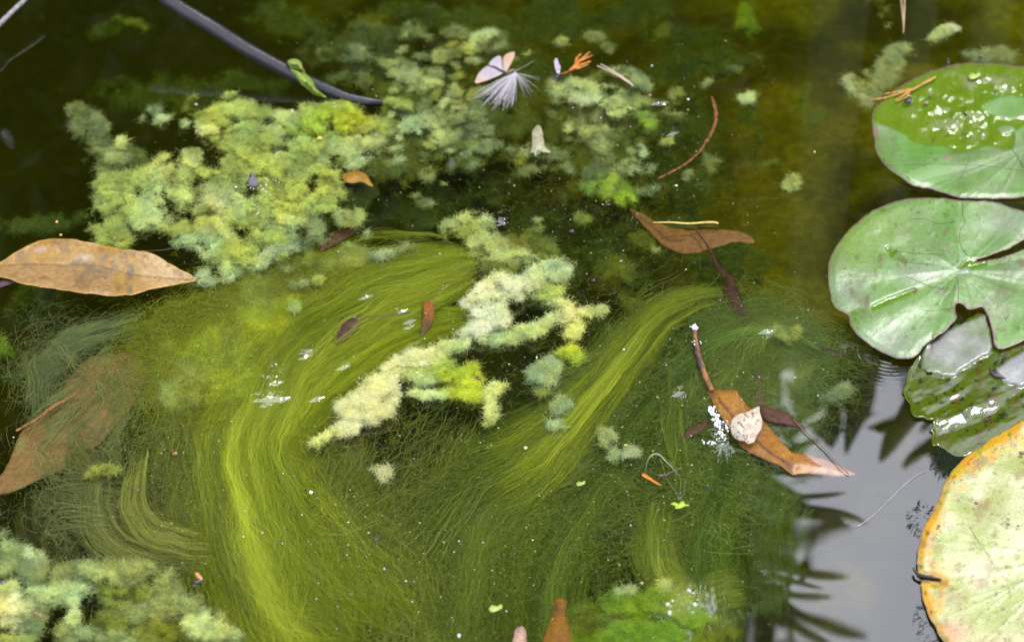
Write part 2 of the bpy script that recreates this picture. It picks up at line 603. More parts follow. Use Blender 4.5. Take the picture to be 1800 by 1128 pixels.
# ------------------------------------------------------------------ algae
def curves(name, pts, rad, col, parent=None, m=None):
    """pts (N,K,3): one hair-curves object"""
    N, K = pts.shape[:2]
    c = bpy.data.hair_curves.new(name)
    c.add_curves([K] * N)
    c.attributes['position'].data.foreach_set('vector', pts.astype(np.float32).ravel())
    a = c.attributes.get('radius') or c.attributes.new('radius', 'FLOAT', 'POINT')
    r = np.broadcast_to(np.asarray(rad, np.float32).reshape(N, -1), (N, K))
    a.data.foreach_set('value', np.ascontiguousarray(r).ravel())
    ca = c.attributes.new('col', 'FLOAT_COLOR', 'CURVE')
    ca.data.foreach_set('color', np.concatenate([col, np.ones((N, 1))], 1).astype(np.float32).ravel())
    c.materials.append(m or M_HAIR)
    o = bpy.data.objects.new(name, c)
    COL.objects.link(o)
    if parent is not None: o.parent = parent
    return o


ALG = {  # what the algae themselves look like
    'cream': (0.450, 0.475, 0.225), 'pale': (0.330, 0.395, 0.140), 'yg': (0.250, 0.300, 0.065), 'yel': (0.270, 0.330, 0.027),
    'grey': (0.180, 0.225, 0.078), 'olive': (0.128, 0.158, 0.022), 'green': (0.150, 0.247, 0.018), 'dull': (0.075, 0.105, 0.024),
    'teal': (0.290, 0.355, 0.165), 'dark': (0.053, 0.083, 0.015),
}


def cotton(name, label, blobs, per=1.0, seed=0, warp=0.5, mesh=True, gaps=0.8, grow=1.0, lum=1.0, puff=1.0, rag=1.0, fuzz=1.0):
    """lumpy, fuzzy mats. blob = (cx, cy, rx, ry, angle, height mm, z0 mm, colour)"""
    r = np.random.default_rng(100 + seed)
    B = [(b[0], b[1], b[2] * grow, b[3] * grow) + tuple(b[4:]) for b in blobs]
    x0 = min(b[0] - 1.7 * max(b[2], b[3]) for b in B); x1 = max(b[0] + 1.7 * max(b[2], b[3]) for b in B)
    y0 = min(b[1] - 1.7 * max(b[2], b[3]) for b in B); y1 = max(b[1] + 1.7 * max(b[2], b[3]) for b in B)

    def field(px, py):
        wx_ = (fbm(px, py, 40, 5, seed) - .5); wy_ = (fbm(px, py, 40, 5, seed + 3) - .5)
        f2x = (fbm(px, py, 11, 2, seed + 1) - .5); f2y = (fbm(px, py, 11, 2, seed + 2) - .5)
        best = np.full(px.shape, -9.0); Hh = np.zeros(px.shape); z0 = np.zeros(px.shape); wsum = np.full(px.shape, 1e-6)
        col = np.zeros(px.shape + (3,))
        for (cx, cy, rx, ry, ang, hh, zz, ck) in B:
            m = min(rx, ry)
            dx = px - cx + wx_ * 3.2 * warp * (m + 8) + f2x * warp * 14
            dy = py - cy + wy_ * 3.0 * warp * (m + 8) + f2y * warp * 10
            ca, sa = math.cos(math.radians(ang)), math.sin(math.radians(ang))
            u, v_ = (dx * ca + dy * sa) / rx, (-dx * sa + dy * ca) / ry
            d = 1 - (u * u + v_ * v_)
            best = np.maximum(best, d)
            k = np.exp(2.5 * np.clip(d, -2, 1))
            wsum += k
            z0 += k * zz
            col += k[..., None] * np.asarray(ALG[ck])
            Hh = np.maximum(Hh, np.sqrt(np.clip(d, 0, 1)) * hh)
        z0 /= wsum; col /= wsum[..., None]
        # ragged rims, holes
        best = best + rag * 1.5 * (fbm(px, py, 26, 5, seed + 8) - .52)
        gap = sstep(0.52, 0.70, fbm(px, py, 24, 4, seed + 9)) * gaps
        best = np.where(best > -0.6, best - 1.1 * gap, best)
        # cauliflower lumps of two sizes
        jx, jy = px + wx_ * 62 + f2x * 24, (py + wy_ * 50 + f2y * 22) * 1.35
        d1, v1 = cells(jx, jy, 30, seed)
        d2, v2 = cells(jx, jy, 13, seed + 2)
        p1, p2 = np.sqrt(np.clip(1 - d1 ** 2 / .75, 0, 1)), np.sqrt(np.clip(1 - d2 ** 2 / .75, 0, 1))
        body = np.clip(best * 2.2 + .15, 0, 1)
        Z = (z0 + Hh * .55 + body * puff * (p1 * (3.2 + 4.5 * v1) + p2 * 3.2 - 5.2) + 1.5 * (fbm(px, py, 7, 3, seed + 5) - .5) * body) * 1e-3
        tone = (0.66 + 0.68 * fbm(px, py, 16, 4, seed + 6)) * (0.85 + 0.3 * v1 * puff)
        tint = fbm(px, py, 50, 3, seed + 7)[..., None] + .15 * (v1[..., None] - .5) * puff
        col = col * tone[..., None] * (1 + (tint - .5) * np.array([0.45, 0.1, -0.7]))
        return best, Z, col * lum

    root = None
    if mesh:
        st = 3.0
        xs, ys = np.arange(x0, x1, st), np.arange(y0, y1, st)
        X, Y = np.meshgrid(xs, ys, indexing='ij')
        best, Z, col = field(X, Y)
        keep = best > 0.10
        f = grid_faces(len(xs), len(ys))
        f = f[keep.ravel()[f].all(1)]
        used, inv = np.unique(f, return_inverse=True)
        P = W(X, Y, Z - 0.0012).reshape(-1, 3)[used]
        me = from_np(name, P, inv.reshape(-1, 4))
        vcol(me, col.reshape(-1, 3)[used] * 0.8)
        root = link(name, me, M_COTTON)
    # fuzz
    area = (x1 - x0) * (y1 - y0)
    n = int(area * 2.2 * per)
    px, py = r.uniform(x0, x1, n), r.uniform(y0, y1, n)
    best, Z, col = field(px, py)
    pr = np.where(best > 0, 0.62 * fuzz, np.clip(1 + best * 1.2, 0, 1) ** 2.2 * 0.5)
    ok = r.random(n) < pr
    px, py, Z, col, best = px[ok], py[ok], Z[ok], col[ok], best[ok]
    n = len(px)
    P = W(px, py, Z + 0.0003)
    K = 7
    d = r.normal(0, 1, (n, 3)); d[:, 2] = np.abs(d[:, 2]) * 0.14
    d /= np.linalg.norm(d, axis=1)[:, None]
    step = r.uniform(0.00030, 0.00095, n)[:, None] * np.where(best < 0.1, r.uniform(0.8, 1.7, n), 1.0)[:, None]
    ax = r.normal(0, 1, (n, 3)); ax /= np.linalg.norm(ax, axis=1)[:, None]
    cur = r.uniform(-1.0, 1.0, n)[:, None]
    pts = [P]
    for i in range(K - 1):
        d = d + np.cross(ax, d) * cur + r.normal(0, 0.2, (n, 3))
        d[:, 2] *= 0.6
        d /= np.linalg.norm(d, axis=1)[:, None]
        pts.append(pts[-1] + d * step)
    pts = np.stack(pts, 1)
    rad = (np.clip(r.normal(0.000095, 0.00003, n), 0.00004, None) * np.where(best < 0, 0.6, 1.0))[:, None] * np.array([1, 1, 1, 1, .9, .7, .4])
    col = col * r.uniform(0.75, 1.35, n)[:, None]
    o = curves('filaments' if root else name, pts, rad, np.clip(col, 0, .6), root)
    if root is None: root = o
    tag(root, label, 'algae', kind='stuff')
    return root


cotton('cottony_algae', 'thick lumpy yellow-green mat of cottony algae right of the large tan leaf and below the black hose', [
    (245, 325, 70, 32, -10, 8, 0, 'yg'), (205, 345, 40, 36, 0, 8, -1, 'yg'), (265, 345, 55, 30, 0, 8, 0, 'pale'), (215, 372, 32, 20, 0, 7, -2, 'yg'), (258, 376, 42, 20, 0, 7, -1, 'pale'),
    (182, 402, 30, 24, 20, 9, -2, 'yg'), (210, 420, 18, 16, 0, 6, -3, 'yg'), (300, 295, 58, 18, -18, 7, -2, 'pale'), (340, 280, 22, 12, -18, 6, -2, 'pale'),
    (420, 285, 70, 42, -20, 9, 0, 'yg'), (470, 290, 70, 46, 0, 9, 1, 'yg'), (515, 325, 55, 50, 0, 9, 1, 'yg'), (405, 330, 60, 46, -20, 9, 0, 'yg'), (440, 370, 62, 42, 0, 8, 1, 'yg'),
    (390, 350, 36, 30, 0, 9, 1, 'cream'), (455, 255, 40, 20, -20, 8, 1, 'yg'), (370, 415, 60, 24, -12, 7, -2, 'pale'), (420, 430, 60, 30, -10, 7, -1, 'yg'), (330, 400, 40, 16, 0, 6, -3, 'yg'),
    (455, 430, 44, 36, 0, 7, -1, 'yg'), (365, 480, 36, 20, -10, 6, -3, 'teal'), (395, 470, 40, 26, -10, 6, -2, 'pale'), (395, 205, 62, 20, -10, 8, -1, 'yg'), (440, 198, 40, 16, 0, 8, -1, 'yg'),
    (350, 228, 28, 14, 10, 7, -2, 'pale'), (425, 226, 40, 14, 0, 7, -2, 'yg'), (400, 250, 30, 12, -35, 6, -2, 'yg'), (560, 212, 80, 22, 0, 9, 1, 'yel'), (520, 205, 40, 16, 0, 9, 1, 'pale'), (605, 212, 56, 22, 0, 9, 1, 'yel'),
    (650, 225, 40, 18, 0, 8, 0, 'yg'), (560, 255, 60, 22, 0, 8, 0, 'yg'), (620, 255, 46, 20, 0, 8, 0, 'pale'), (480, 225, 30, 14, 0, 8, 0, 'pale'), (570, 350, 46, 26, 0, 7, -1, 'yg'),
    (575, 300, 30, 30, 0, 7, 0, 'yg'), (612, 382, 34, 14, 0, 6, -4, 'grey'), (540, 395, 40, 26, 0, 6, -6, 'grey'), (520, 420, 30, 20, -30, 6, -6, 'grey'), (500, 385, 40, 22, 0, 7, -2, 'pale'), (630, 282, 26, 10, -20, 7, 0, 'pale')]
    + [(x, y, rx, rx * .6, ang, 6, z, k) for x, y, rx, ang, z, k in zip(rng.normal(440, 130, 60), rng.normal(320, 85, 60), rng.uniform(7, 18, 60), rng.uniform(-60, 30, 60), rng.uniform(-6, 0, 60), rng.choice(['yg', 'pale', 'grey', 'olive'], 60))
       if not (x < 350 and y > 415)], 1.15, 1, gaps=1.15, lum=1.12)
cotton('cottony_algae', 'pale grey-green wisp of drowned algae at the dark far left, above the lumpy mat', [
    (150, 212, 30, 20, 0, 5, -8, 'grey'), (165, 240, 36, 26, 20, 6, -8, 'grey'), (180, 275, 34, 26, 30, 6, -8, 'grey'), (190, 300, 26, 16, 0, 5, -10, 'grey'), (228, 280, 40, 18, 10, 5, -12, 'grey'), (245, 290, 30, 16, 0, 5, -14, 'dull')], 0.8, 2)
cotton('cottony_algae', 'small bluish white tuft of algae below the lumpy mat, above the yellow sheet', [
    (478, 448, 30, 9, -35, 6, 0, 'teal'), (500, 436, 20, 8, -35, 6, 0, 'teal'), (460, 462, 18, 6, -30, 4, -1, 'pale')], 1.5, 3)
cotton('cottony_algae', 'patchy grey-green algae clumps between the hose tip and the moth', [
    (640, 95, 30, 11, 15, 5, -5, 'grey'), (680, 108, 36, 12, 15, 6, -5, 'grey'), (720, 132, 40, 16, 10, 7, -3, 'pale'), (762, 128, 26, 12, 0, 6, -5, 'grey'), (745, 150, 26, 12, 0, 6, -4, 'pale'), (790, 98, 26, 9, 0, 5, -6, 'grey'),
    (850, 72, 24, 16, -30, 7, -2, 'pale'), (832, 88, 22, 9, 0, 6, -3, 'yg'), (800, 62, 20, 10, 0, 5, -8, 'grey'), (703, 183, 25, 12, 0, 8, 1, 'yg'), (668, 240, 36, 18, -20, 7, 0, 'pale'), (740, 212, 40, 16, -15, 7, -1, 'pale'), (715, 230, 30, 16, -25, 7, -1, 'pale'),
    (790, 210, 34, 18, 0, 7, -1, 'grey'), (775, 240, 34, 18, 0, 7, -2, 'pale'), (830, 198, 26, 16, -40, 6, -3, 'grey'), (845, 230, 24, 20, -40, 6, -3, 'grey'), (838, 168, 26, 10, -25, 6, -3, 'yg'), (808, 258, 40, 13, 0, 5, -6, 'olive'), (735, 268, 45, 15, 0, 5, -5, 'olive'), (690, 295, 34, 12, 0, 5, -6, 'olive'),
    (850, 262, 34, 10, -10, 5, -6, 'grey'), (700, 265, 18, 9, 0, 5, -3, 'pale'), (800, 290, 50, 12, -10, 5, -8, 'olive'), (610, 135, 30, 14, 0, 5, -9, 'dull'), (590, 85, 34, 16, 0, 5, -12, 'dull'), (660, 62, 60, 16, 0, 5, -16, 'dull'), (740, 60, 30, 10, 20, 5, -12, 'grey')]
    + [(x, y, rx, rx * .55, ang, 5, z, k) for x, y, rx, ang, z, k in zip(rng.normal(760, 85, 90), rng.normal(190, 70, 90), rng.uniform(6, 17, 90), rng.uniform(-50, 30, 90), rng.uniform(-14, -1, 90), rng.choice(['yg', 'pale', 'grey', 'grey', 'olive'], 90))
       if y > 50 and not (x < 670 and y < 190)], 1.0, 4, gaps=1.0)
cotton('drowned_algae', 'continuous ragged olive film of drowned algae linking the lumpy mat to the clumps under the moth', [
    (720, 150, 100, 36, -10, 4, -9, 'olive'), (790, 215, 110, 46, 0, 4, -9, 'olive'), (700, 265, 100, 28, -10, 4, -9, 'olive'), (850, 250, 70, 40, 0, 4, -10, 'olive'), (640, 100, 90, 26, 10, 4, -12, 'dull'), (880, 190, 40, 50, 0, 4, -11, 'olive'), (800, 110, 70, 30, 0, 4, -11, 'dull'),
    (1050, 200, 90, 50, 0, 4, -11, 'olive'), (1060, 290, 70, 50, 0, 4, -12, 'olive'), (960, 280, 60, 30, 0, 4, -12, 'olive'), (620, 340, 60, 30, 0, 4, -12, 'dull')], 0.8, 19, 0.9, True, 0.7, puff=.5, rag=1.6, lum=.85)
cotton('cottony_algae', 'pale cloudy algae below the straw and right of the moth', [
    (1005, 155, 40, 16, 0, 6, -2, 'pale'), (1050, 178, 44, 20, 0, 7, 0, 'pale'), (1028, 182, 26, 12, 0, 7, 1, 'cream'), (1085, 198, 40, 22, 20, 6, -3, 'pale'), (1045, 235, 36, 34, 0, 6, -6, 'grey'), (1050, 280, 24, 40, 0, 6, -7, 'grey'), (1120, 182, 34, 14, 0, 6, -3, 'yg'), (1130, 215, 22, 14, 40, 6, -3, 'green'),
    (1188, 188, 18, 24, 20, 6, -5, 'grey'), (1090, 128, 34, 11, 10, 5, -4, 'grey'), (1125, 148, 26, 12, 30, 5, -4, 'grey'), (1000, 222, 16, 12, 0, 5, -5, 'pale'), (930, 262, 24, 14, 0, 6, -4, 'grey'), (962, 268, 26, 12, 20, 5, -5, 'grey'), (935, 300, 24, 10, 0, 5, -6, 'grey'), (1000, 295, 18, 10, 0, 5, -6, 'grey'),
    (1070, 325, 46, 16, 10, 6, -2, 'green'), (1108, 350, 34, 13, 35, 5, -4, 'green'), (1100, 300, 34, 14, -20, 5, -6, 'grey'), (995, 82, 14, 9, 0, 5, -8, 'pale'), (1040, 68, 16, 8, 0, 5, -10, 'grey'), (1140, 330, 20, 8, -20, 5, -8, 'grey')]
    + [(x, y, rx, rx * .6, ang, 5, z, k) for x, y, rx, ang, z, k in zip(rng.normal(1060, 70, 45), rng.normal(230, 70, 45), rng.uniform(6, 15, 45), rng.uniform(-40, 60, 45), rng.uniform(-16, -2, 45), rng.choice(['pale', 'grey', 'grey', 'olive'], 45))], 1.0, 5, gaps=1.0)
cotton('cottony_algae', 'small pale algae tuft drifting in the open brown water left of the lily pads', [(1316, 168, 14, 12, 0, 5, -4, 'pale')], 1.3, 6)
cotton('cottony_algae', 'round yellowish algae tuft in the open brown water below the rusty twig', [(1398, 317, 13, 13, 0, 5, -10, 'pale')], 1.3, 6)
cotton('cottony_algae', 'pale grey algae wisps against the far edge of the upper lily pad', [
    (1590, 88, 30, 12, -15, 5, -1, 'grey'), (1562, 112, 34, 16, -45, 5, -2, 'grey'), (1520, 150, 28, 16, 30, 5, -1, 'grey'), (1510, 160, 26, 12, 40, 5, -1, 'teal'), (1555, 140, 20, 12, -30, 5, -2, 'grey'), (1740, 96, 40, 13, 0, 4, -2, 'grey'), (1525, 180, 14, 8, 30, 4, -1, 'grey')], 1.0, 7)
cotton('cottony_algae', 'olive algae puff at the top edge of the pond view beside the dry needle', [(1555, 22, 22, 22, 20, 5, -8, 'olive'), (1562, 45, 8, 8, 0, 4, -6, 'yg'), (1540, 5, 20, 14, 0, 4, -10, 'olive')], 1.0, 8)
cotton('cottony_algae', 'small elongated pale algae tuft beyond the upper lily pad', [(1655, 62, 26, 7, -20, 4, 0, 'pale'), (1678, 52, 11, 7, -10, 4, 0, 'cream')], 1.3, 9)
cotton('cottony_algae', 'ridge of thick cream and pale green cottony algae running through the middle of the pond', [
    (950, 482, 40, 18, -12, 9, 2, 'pale'), (980, 478, 20, 16, 0, 7, 0, 'teal'), (905, 503, 48, 18, -25, 9, 2, 'cream'), (935, 495, 30, 12, -20, 9, 3, 'cream'), (862, 525, 34, 22, -20, 9, 2, 'cream'), (858, 552, 30, 22, 10, 9, 2, 'cream'), (838, 575, 30, 15, -20, 8, 1, 'cream'), (960, 510, 30, 11, 10, 6, -1, 'yg'),
    (925, 580, 44, 10, -22, 6, -1, 'pale'), (880, 592, 34, 9, -10, 6, -1, 'pale'), (958, 562, 22, 9, -30, 5, -2, 'pale'), (1000, 552, 20, 16, 0, 6, 0, 'cream'), (1038, 550, 22, 7, -10, 5, -1, 'pale'), (1010, 582, 12, 18, 0, 5, -2, 'pale'), (1008, 625, 18, 14, 0, 6, -3, 'yel'), (985, 535, 24, 8, 20, 5, -2, 'pale'),
    (780, 612, 42, 11, -18, 7, 0, 'pale'), (728, 632, 42, 15, -28, 8, 1, 'cream'), (750, 645, 36, 14, -10, 7, 1, 'yg'), (735, 662, 30, 9, 10, 7, 1, 'pale'), (695, 650, 24, 16, -30, 8, 1, 'cream'), (672, 675, 32, 24, 0, 9, 2, 'cream'), (692, 690, 16, 22, 0, 8, 1, 'cream'), (655, 700, 36, 22, -20, 9, 2, 'cream'), (640, 725, 32, 16, -20, 8, 1, 'cream'),
    (665, 722, 22, 11, 0, 8, 1, 'cream'), (612, 752, 26, 9, -30, 6, 0, 'cream'), (575, 766, 22, 6, -15, 5, 0, 'pale'), (785, 650, 26, 15, 20, 6, -2, 'yel'), (812, 662, 22, 12, 10, 6, -2, 'yel'), (815, 690, 34, 9, 0, 5, -3, 'yel'), (755, 694, 28, 6, 3, 5, -1, 'pale'), (830, 665, 10, 24, -20, 4, -3, 'yel'), (865, 686, 24, 12, -15, 6, -1, 'pale'), (866, 716, 11, 22, 5, 6, -1, 'pale')], 1.5, 10, grow=1.18, lum=1.2, gaps=0.55)
cotton('cottony_algae', 'dull yellow algae cloud with a spiral at the head of the silky bundle, just above the cream ridge', [
    (818, 408, 36, 20, 0, 7, -2, 'yg'), (800, 392, 28, 14, -20, 6, -4, 'pale'), (860, 428, 48, 20, 20, 6, -4, 'pale'), (925, 432, 46, 20, 10, 5, -6, 'olive'), (900, 452, 56, 20, -10, 5, -5, 'pale'), (848, 395, 14, 22, -20, 5, -5, 'pale'), (880, 470, 40, 16, -20, 5, -6, 'olive'), (955, 445, 36, 16, 20, 5, -7, 'olive')], 1.0, 11)
for (lab, bl) in [('small pale algae tuft at the left of the spiral algae cloud', [(690, 440, 30, 9, -15, 5, -2, 'teal'), (715, 432, 18, 8, 0, 5, -3, 'grey')]),
                  ('pale green clump of algae right of the cream ridge, under the bent wisp', [(965, 635, 14, 12, 10, 6, -2, 'pale'), (955, 660, 18, 16, -20, 6, -2, 'pale'), (952, 688, 10, 8, 0, 5, -3, 'yg')]),
                  ('round pale algae tuft with a thin brown thread, right of the cream ridge', [(983, 710, 17, 11, 0, 6, -1, 'pale')]),
                  ('small round pale algae tuft just below the tuft with the brown thread', [(977, 742, 13, 10, 0, 6, -1, 'pale')]),
                  ('single round cream tuft lying on the dark olive filaments below the ridge', [(667, 824, 13, 11, 0, 7, 0, 'cream')]),
                  ('feathery pale tuft on the green filaments right of centre', [(1060, 770, 13, 14, -20, 5, -1, 'pale')]),
                  ('two-lobed pale tuft on green filaments beside the orange chip', [(1078, 800, 9, 11, 0, 5, -1, 'pale'), (1106, 800, 11, 9, 0, 5, -2, 'teal')]),
                  ('pale yellow scrap of algae on brown filaments at lower left', [(180, 826, 22, 8, 12, 5, -1, 'yg'), (162, 826, 9, 9, 0, 4, -1, 'yg')]),
                  ('yellowish algae knot beside the tangle at the lily pad shadow', [(1380, 588, 16, 9, 35, 6, 2, 'yg'), (1400, 578, 9, 12, 0, 6, 2, 'yg')]),
                  ('mossy tuft by the left rim of the mirrored sky', [(1470, 690, 22, 10, -20, 4, -2, 'grey')])]:
    cotton('cottony_algae', lab, bl, 1.2, 12 + len(bl), puff=.8, rag=1.5, fuzz=.6, grow=1.15, lum=.85)
cotton('cottony_algae', 'soft grey-green algae mat filling the bottom left corner', [
    (12, 1070, 36, 30, 0, 9, 2, 'cream'), (8, 1045, 30, 18, 0, 7, 1, 'pale'), (48, 1088, 24, 20, 20, 6, -2, 'grey'), (20, 980, 26, 30, 0, 6, -3, 'grey'), (52, 1000, 22, 28, 0, 6, -2, 'grey'), (60, 980, 14, 14, 0, 5, -1, 'teal'), (100, 1020, 30, 16, 0, 5, -4, 'grey'), (170, 1010, 60, 18, -8, 6, -3, 'grey'), (180, 1005, 26, 13, 0, 6, -2, 'pale'),
    (245, 1002, 55, 18, 10, 6, -3, 'grey'), (295, 1030, 46, 20, 30, 6, -3, 'grey'), (330, 1062, 34, 14, 35, 5, -4, 'grey'), (95, 1050, 44, 22, 0, 5, -4, 'pale'), (130, 1035, 30, 18, 0, 5, -3, 'pale'), (225, 1040, 50, 18, 0, 5, -5, 'olive'), (255, 1070, 50, 22, 0, 5, -4, 'grey'), (205, 1085, 34, 20, 0, 5, -5, 'olive'), (270, 1110, 60, 16, 0, 5, -5, 'olive'),
    (355, 1090, 26, 18, 10, 6, -3, 'pale'), (380, 1112, 34, 16, 20, 6, -3, 'pale'), (150, 1115, 36, 14, 0, 5, -5, 'grey'), (215, 1120, 40, 16, 0, 5, -4, 'grey'), (30, 1125, 26, 7, 0, 6, 1, 'yg'), (130, 1075, 8, 30, -10, 4, -3, 'pale')], 1.0, 13, gaps=.7, grow=1.12, lum=1.15)
cotton('cottony_algae', 'soft yellow-green sheet of drowned algae left of the silky bundle', [
    (600, 460, 55, 22, -15, 3, -6, 'yg'), (540, 482, 70, 26, -15, 3, -6, 'olive'), (450, 520, 80, 34, -15, 3, -6, 'yg'), (360, 545, 80, 36, -12, 3, -7, 'olive'), (280, 575, 50, 24, -20, 3, -8, 'olive'), (440, 575, 75, 50, -25, 4, -5, 'yel'), (380, 620, 80, 55, 0, 4, -5, 'yel'), (330, 665, 60, 50, 0, 4, -6, 'yg'),
    (410, 670, 50, 36, -40, 4, -5, 'yel'), (300, 690, 26, 22, 0, 4, -3, 'yg'), (345, 700, 22, 14, 0, 4, -3, 'yg'), (490, 555, 40, 26, -45, 4, -5, 'yel'), (260, 620, 30, 30, 0, 3, -8, 'olive')], 1.0, 14, 0.4, True, 0.15, puff=0.25, rag=1.7, lum=1.15)
cotton('drowned_algae', 'blurred dark green algae lying deep below the hose along the far left', [
    (300, 165, 150, 30, 0, 8, -55, 'dull'), (420, 150, 80, 20, 0, 8, -50, 'dull'), (210, 60, 60, 14, 0, 8, -70, 'dull'), (240, 40, 40, 10, 0, 6, -60, 'grey'), (540, 45, 80, 30, 0, 8, -45, 'dull'), (480, 20, 60, 20, 0, 8, -45, 'dull'), (640, 40, 50, 18, 0, 8, -40, 'olive'), (700, 20, 60, 16, 0, 8, -45, 'dull'),
    (30, 395, 50, 16, 0, 6, -20, 'dull'), (90, 390, 60, 18, 0, 6, -30, 'dull'), (10, 610, 24, 16, 40, 6, -12, 'green'), (60, 545, 40, 30, 0, 6, -45, 'dull'), (40, 640, 40, 30, 0, 6, -50, 'dull'), (80, 520, 16, 20, 0, 5, -14, 'grey')], 0.6, 15, puff=.5)
cotton('drowned_algae', 'yellow-green algae haze deep in the open water towards the far edge', [
    (1312, 38, 20, 34, 0, 6, -25, 'green'), (1165, 55, 28, 16, 0, 6, -20, 'olive'), (1130, 30, 80, 30, 0, 6, -45, 'dull'), (1220, 100, 80, 40, 0, 6, -45, 'dull'), (1300, 110, 50, 16, -20, 6, -20, 'dull'), (1285, 125, 18, 7, 10, 5, -8, 'grey'), (1360, 290, 30, 8, -25, 5, -20, 'olive'), (1245, 290, 14, 18, 0, 5, -12, 'grey'),
    (1435, 215, 12, 30, 15, 5, -45, 'olive'), (1420, 170, 14, 20, 0, 5, -45, 'olive'), (1085, 480, 30, 22, 0, 5, -18, 'olive'), (1110, 530, 26, 14, 40, 5, -14, 'olive'), (1130, 420, 26, 16, 30, 5, -16, 'olive'), (1150, 440, 10, 6, 30, 4, -4, 'yg')], 0.6, 16, puff=.5)
cotton('drowned_algae', 'cloudy olive algae hanging deep between the pale clumps in the upper middle', [
    (640, 330, 90, 30, 0, 6, -50, 'dull'), (760, 330, 90, 30, 10, 6, -45, 'dull'), (900, 330, 60, 36, 0, 6, -45, 'dull'), (980, 380, 80, 40, 0, 6, -50, 'dull'), (880, 180, 50, 60, 0, 6, -40, 'olive'), (950, 180, 36, 60, -20, 6, -35, 'olive'), (940, 120, 70, 40, 0, 6, -45, 'dull'),
    (1110, 250, 80, 60, 0, 6, -45, 'dull'), (1180, 330, 80, 60, 0, 6, -50, 'dull'), (800, 30, 120, 26, 0, 6, -50, 'dull'), (960, 40, 100, 30, 0, 6, -50, 'dull'), (1240, 220, 70, 60, 0, 6, -55, 'dull'), (700, 380, 90, 26, 0, 6, -40, 'dull'), (1080, 440, 90, 50, 0, 6, -40, 'dull'), (1260, 470, 80, 40, 0, 6, -50, 'dull')], 0.5, 17, 0.8, True, 0.5, puff=.6, fuzz=.8)


def silk(name, label, guides, seed=0, rad=0.000075):
    """combed filaments. guide = (points (x, y, width), strands, z mm, dome mm, colour a, colour b, (len min, len max))"""
    r = np.random.default_rng(300 + seed)
    allp, allr, allc = [], [], []
    K = 14
    for gi, (g, n, zc, dome, ca, cb, (l0, l1)) in enumerate(guides):
        n = int(n * 2.3)
        c = crom(g, 12)
        seg = np.r_[0, np.cumsum(np.hypot(*np.diff(c[:, :2], axis=0).T))]
        s = seg / seg[-1]
        tg = np.gradient(c[:, :2], axis=0)
        tg /= np.linalg.norm(tg, axis=1)[:, None] + 1e-9
        ln = r.uniform(l0, l1, n)
        t0 = r.uniform(-0.10, 1.0, n)
        t0 = np.where(t0 < 0.02, np.abs(r.normal(0, 0.06, n)), t0)
        u = r.normal(0, 0.47, n)
        nw = max(6, n // 70)                                  # locks that hang together
        wi = r.integers(0, nw, n)
        wu, wt, wz, wl = r.normal(0, 0.50, nw), r.uniform(-0.05, 1.0, nw), r.normal(0, 1.6, nw), np.exp(r.normal(0, 0.13, nw))
        inw = r.random(n) < 0.5
        u = np.where(inw, wu[wi] + r.normal(0, 0.075, n), u)
        t0 = np.where(inw, np.abs(wt[wi] + r.normal(0, 0.03, n)), t0)
        lockz, lockl = np.where(inw, wz[wi], 0.0), np.where(inw, wl[wi], 0.85)
        tend = 1 - 0.32 * r.random(n) ** 1.4                  # ragged far ends
        tbeg = 0.10 * r.random(n) ** 1.5
        t0 = np.clip(t0, tbeg, np.maximum(tend - ln, tbeg) - 0.10 * r.random(n) * (t0 > tend - ln))
        t0 = np.maximum(t0, tbeg)
        t1 = np.minimum(t0 + ln, np.maximum(tend, t0 + 0.04))
        tt = np.clip(t0[:, None] + (t1 - t0)[:, None] * np.linspace(0, 1, K)[None], 0, 1)
        cx, cy, cw = np.interp(tt, s, c[:, 0]), np.interp(tt, s, c[:, 1]), np.interp(tt, s, c[:, 2])
        nx_, ny_ = -np.interp(tt, s, tg[:, 1]), np.interp(tt, s, tg[:, 0])
        drift = np.where(inw, r.normal(0, 0.13, nw)[wi] + r.normal(0, 0.03, n), r.normal(0, 0.16, n))[:, None] * np.linspace(-1, 1, K)[None] + r.normal(0, 0.055, n)[:, None] * np.sin(np.linspace(0, 1, K)[None] * r.uniform(2, 9, n)[:, None] + r.uniform(0, 6, n)[:, None])
        uu = u[:, None] + drift
        x = cx + nx_ * uu * cw
        y = cy + ny_ * uu * cw
        x = x + (fbm(x, y, 80, 3, seed + 2) - .5) * 24 + r.normal(0, 0.35, x.shape)
        y = y + (fbm(x, y, 80, 3, seed + 3) - .5) * 20 + r.normal(0, 0.3, x.shape)
        lay = r.random(n)[:, None] ** 1.5
        strand_amp = (fbm(u * 4 + 10, t0 * 3, 1.0, 3, seed + 1) - .5)[:, None]
        z = zc - 0.6 - dome * 1.1 * np.clip(np.abs(uu), 0, 1.6) ** 2 - lay * (4 + dome * .5) + strand_amp * 7 + lockz[:, None]
        z = np.minimum(z, -0.6)
        allp.append(W(x, y, z * 1e-3))
        allr.append(rad * r.uniform(0.55, 1.35, n)[:, None] * np.r_[.4, .8, np.ones(K - 4), .8, .4][None])
        m = np.clip(fbm(u * 3 + 20, t0 * 2.2, .8, 3, seed + 4) * 1.8 - 0.4 + r.normal(0, .18, n), 0, 1)
        cc = mixc(ALG[ca] if isinstance(ca, str) else ca, ALG[cb] if isinstance(cb, str) else cb, m)
        allc.append(1.5 * cc * (lockl * r.uniform(0.7, 1.3, n) * (0.65 + 0.7 * fbm(x[:, K // 2], y[:, K // 2], 70, 3, seed + 6)))[:, None])
    o = curves(name, np.concatenate(allp), np.concatenate(allr), np.clip(np.concatenate(allc), 0, .6))
    return tag(o, label, 'algae', kind='stuff')


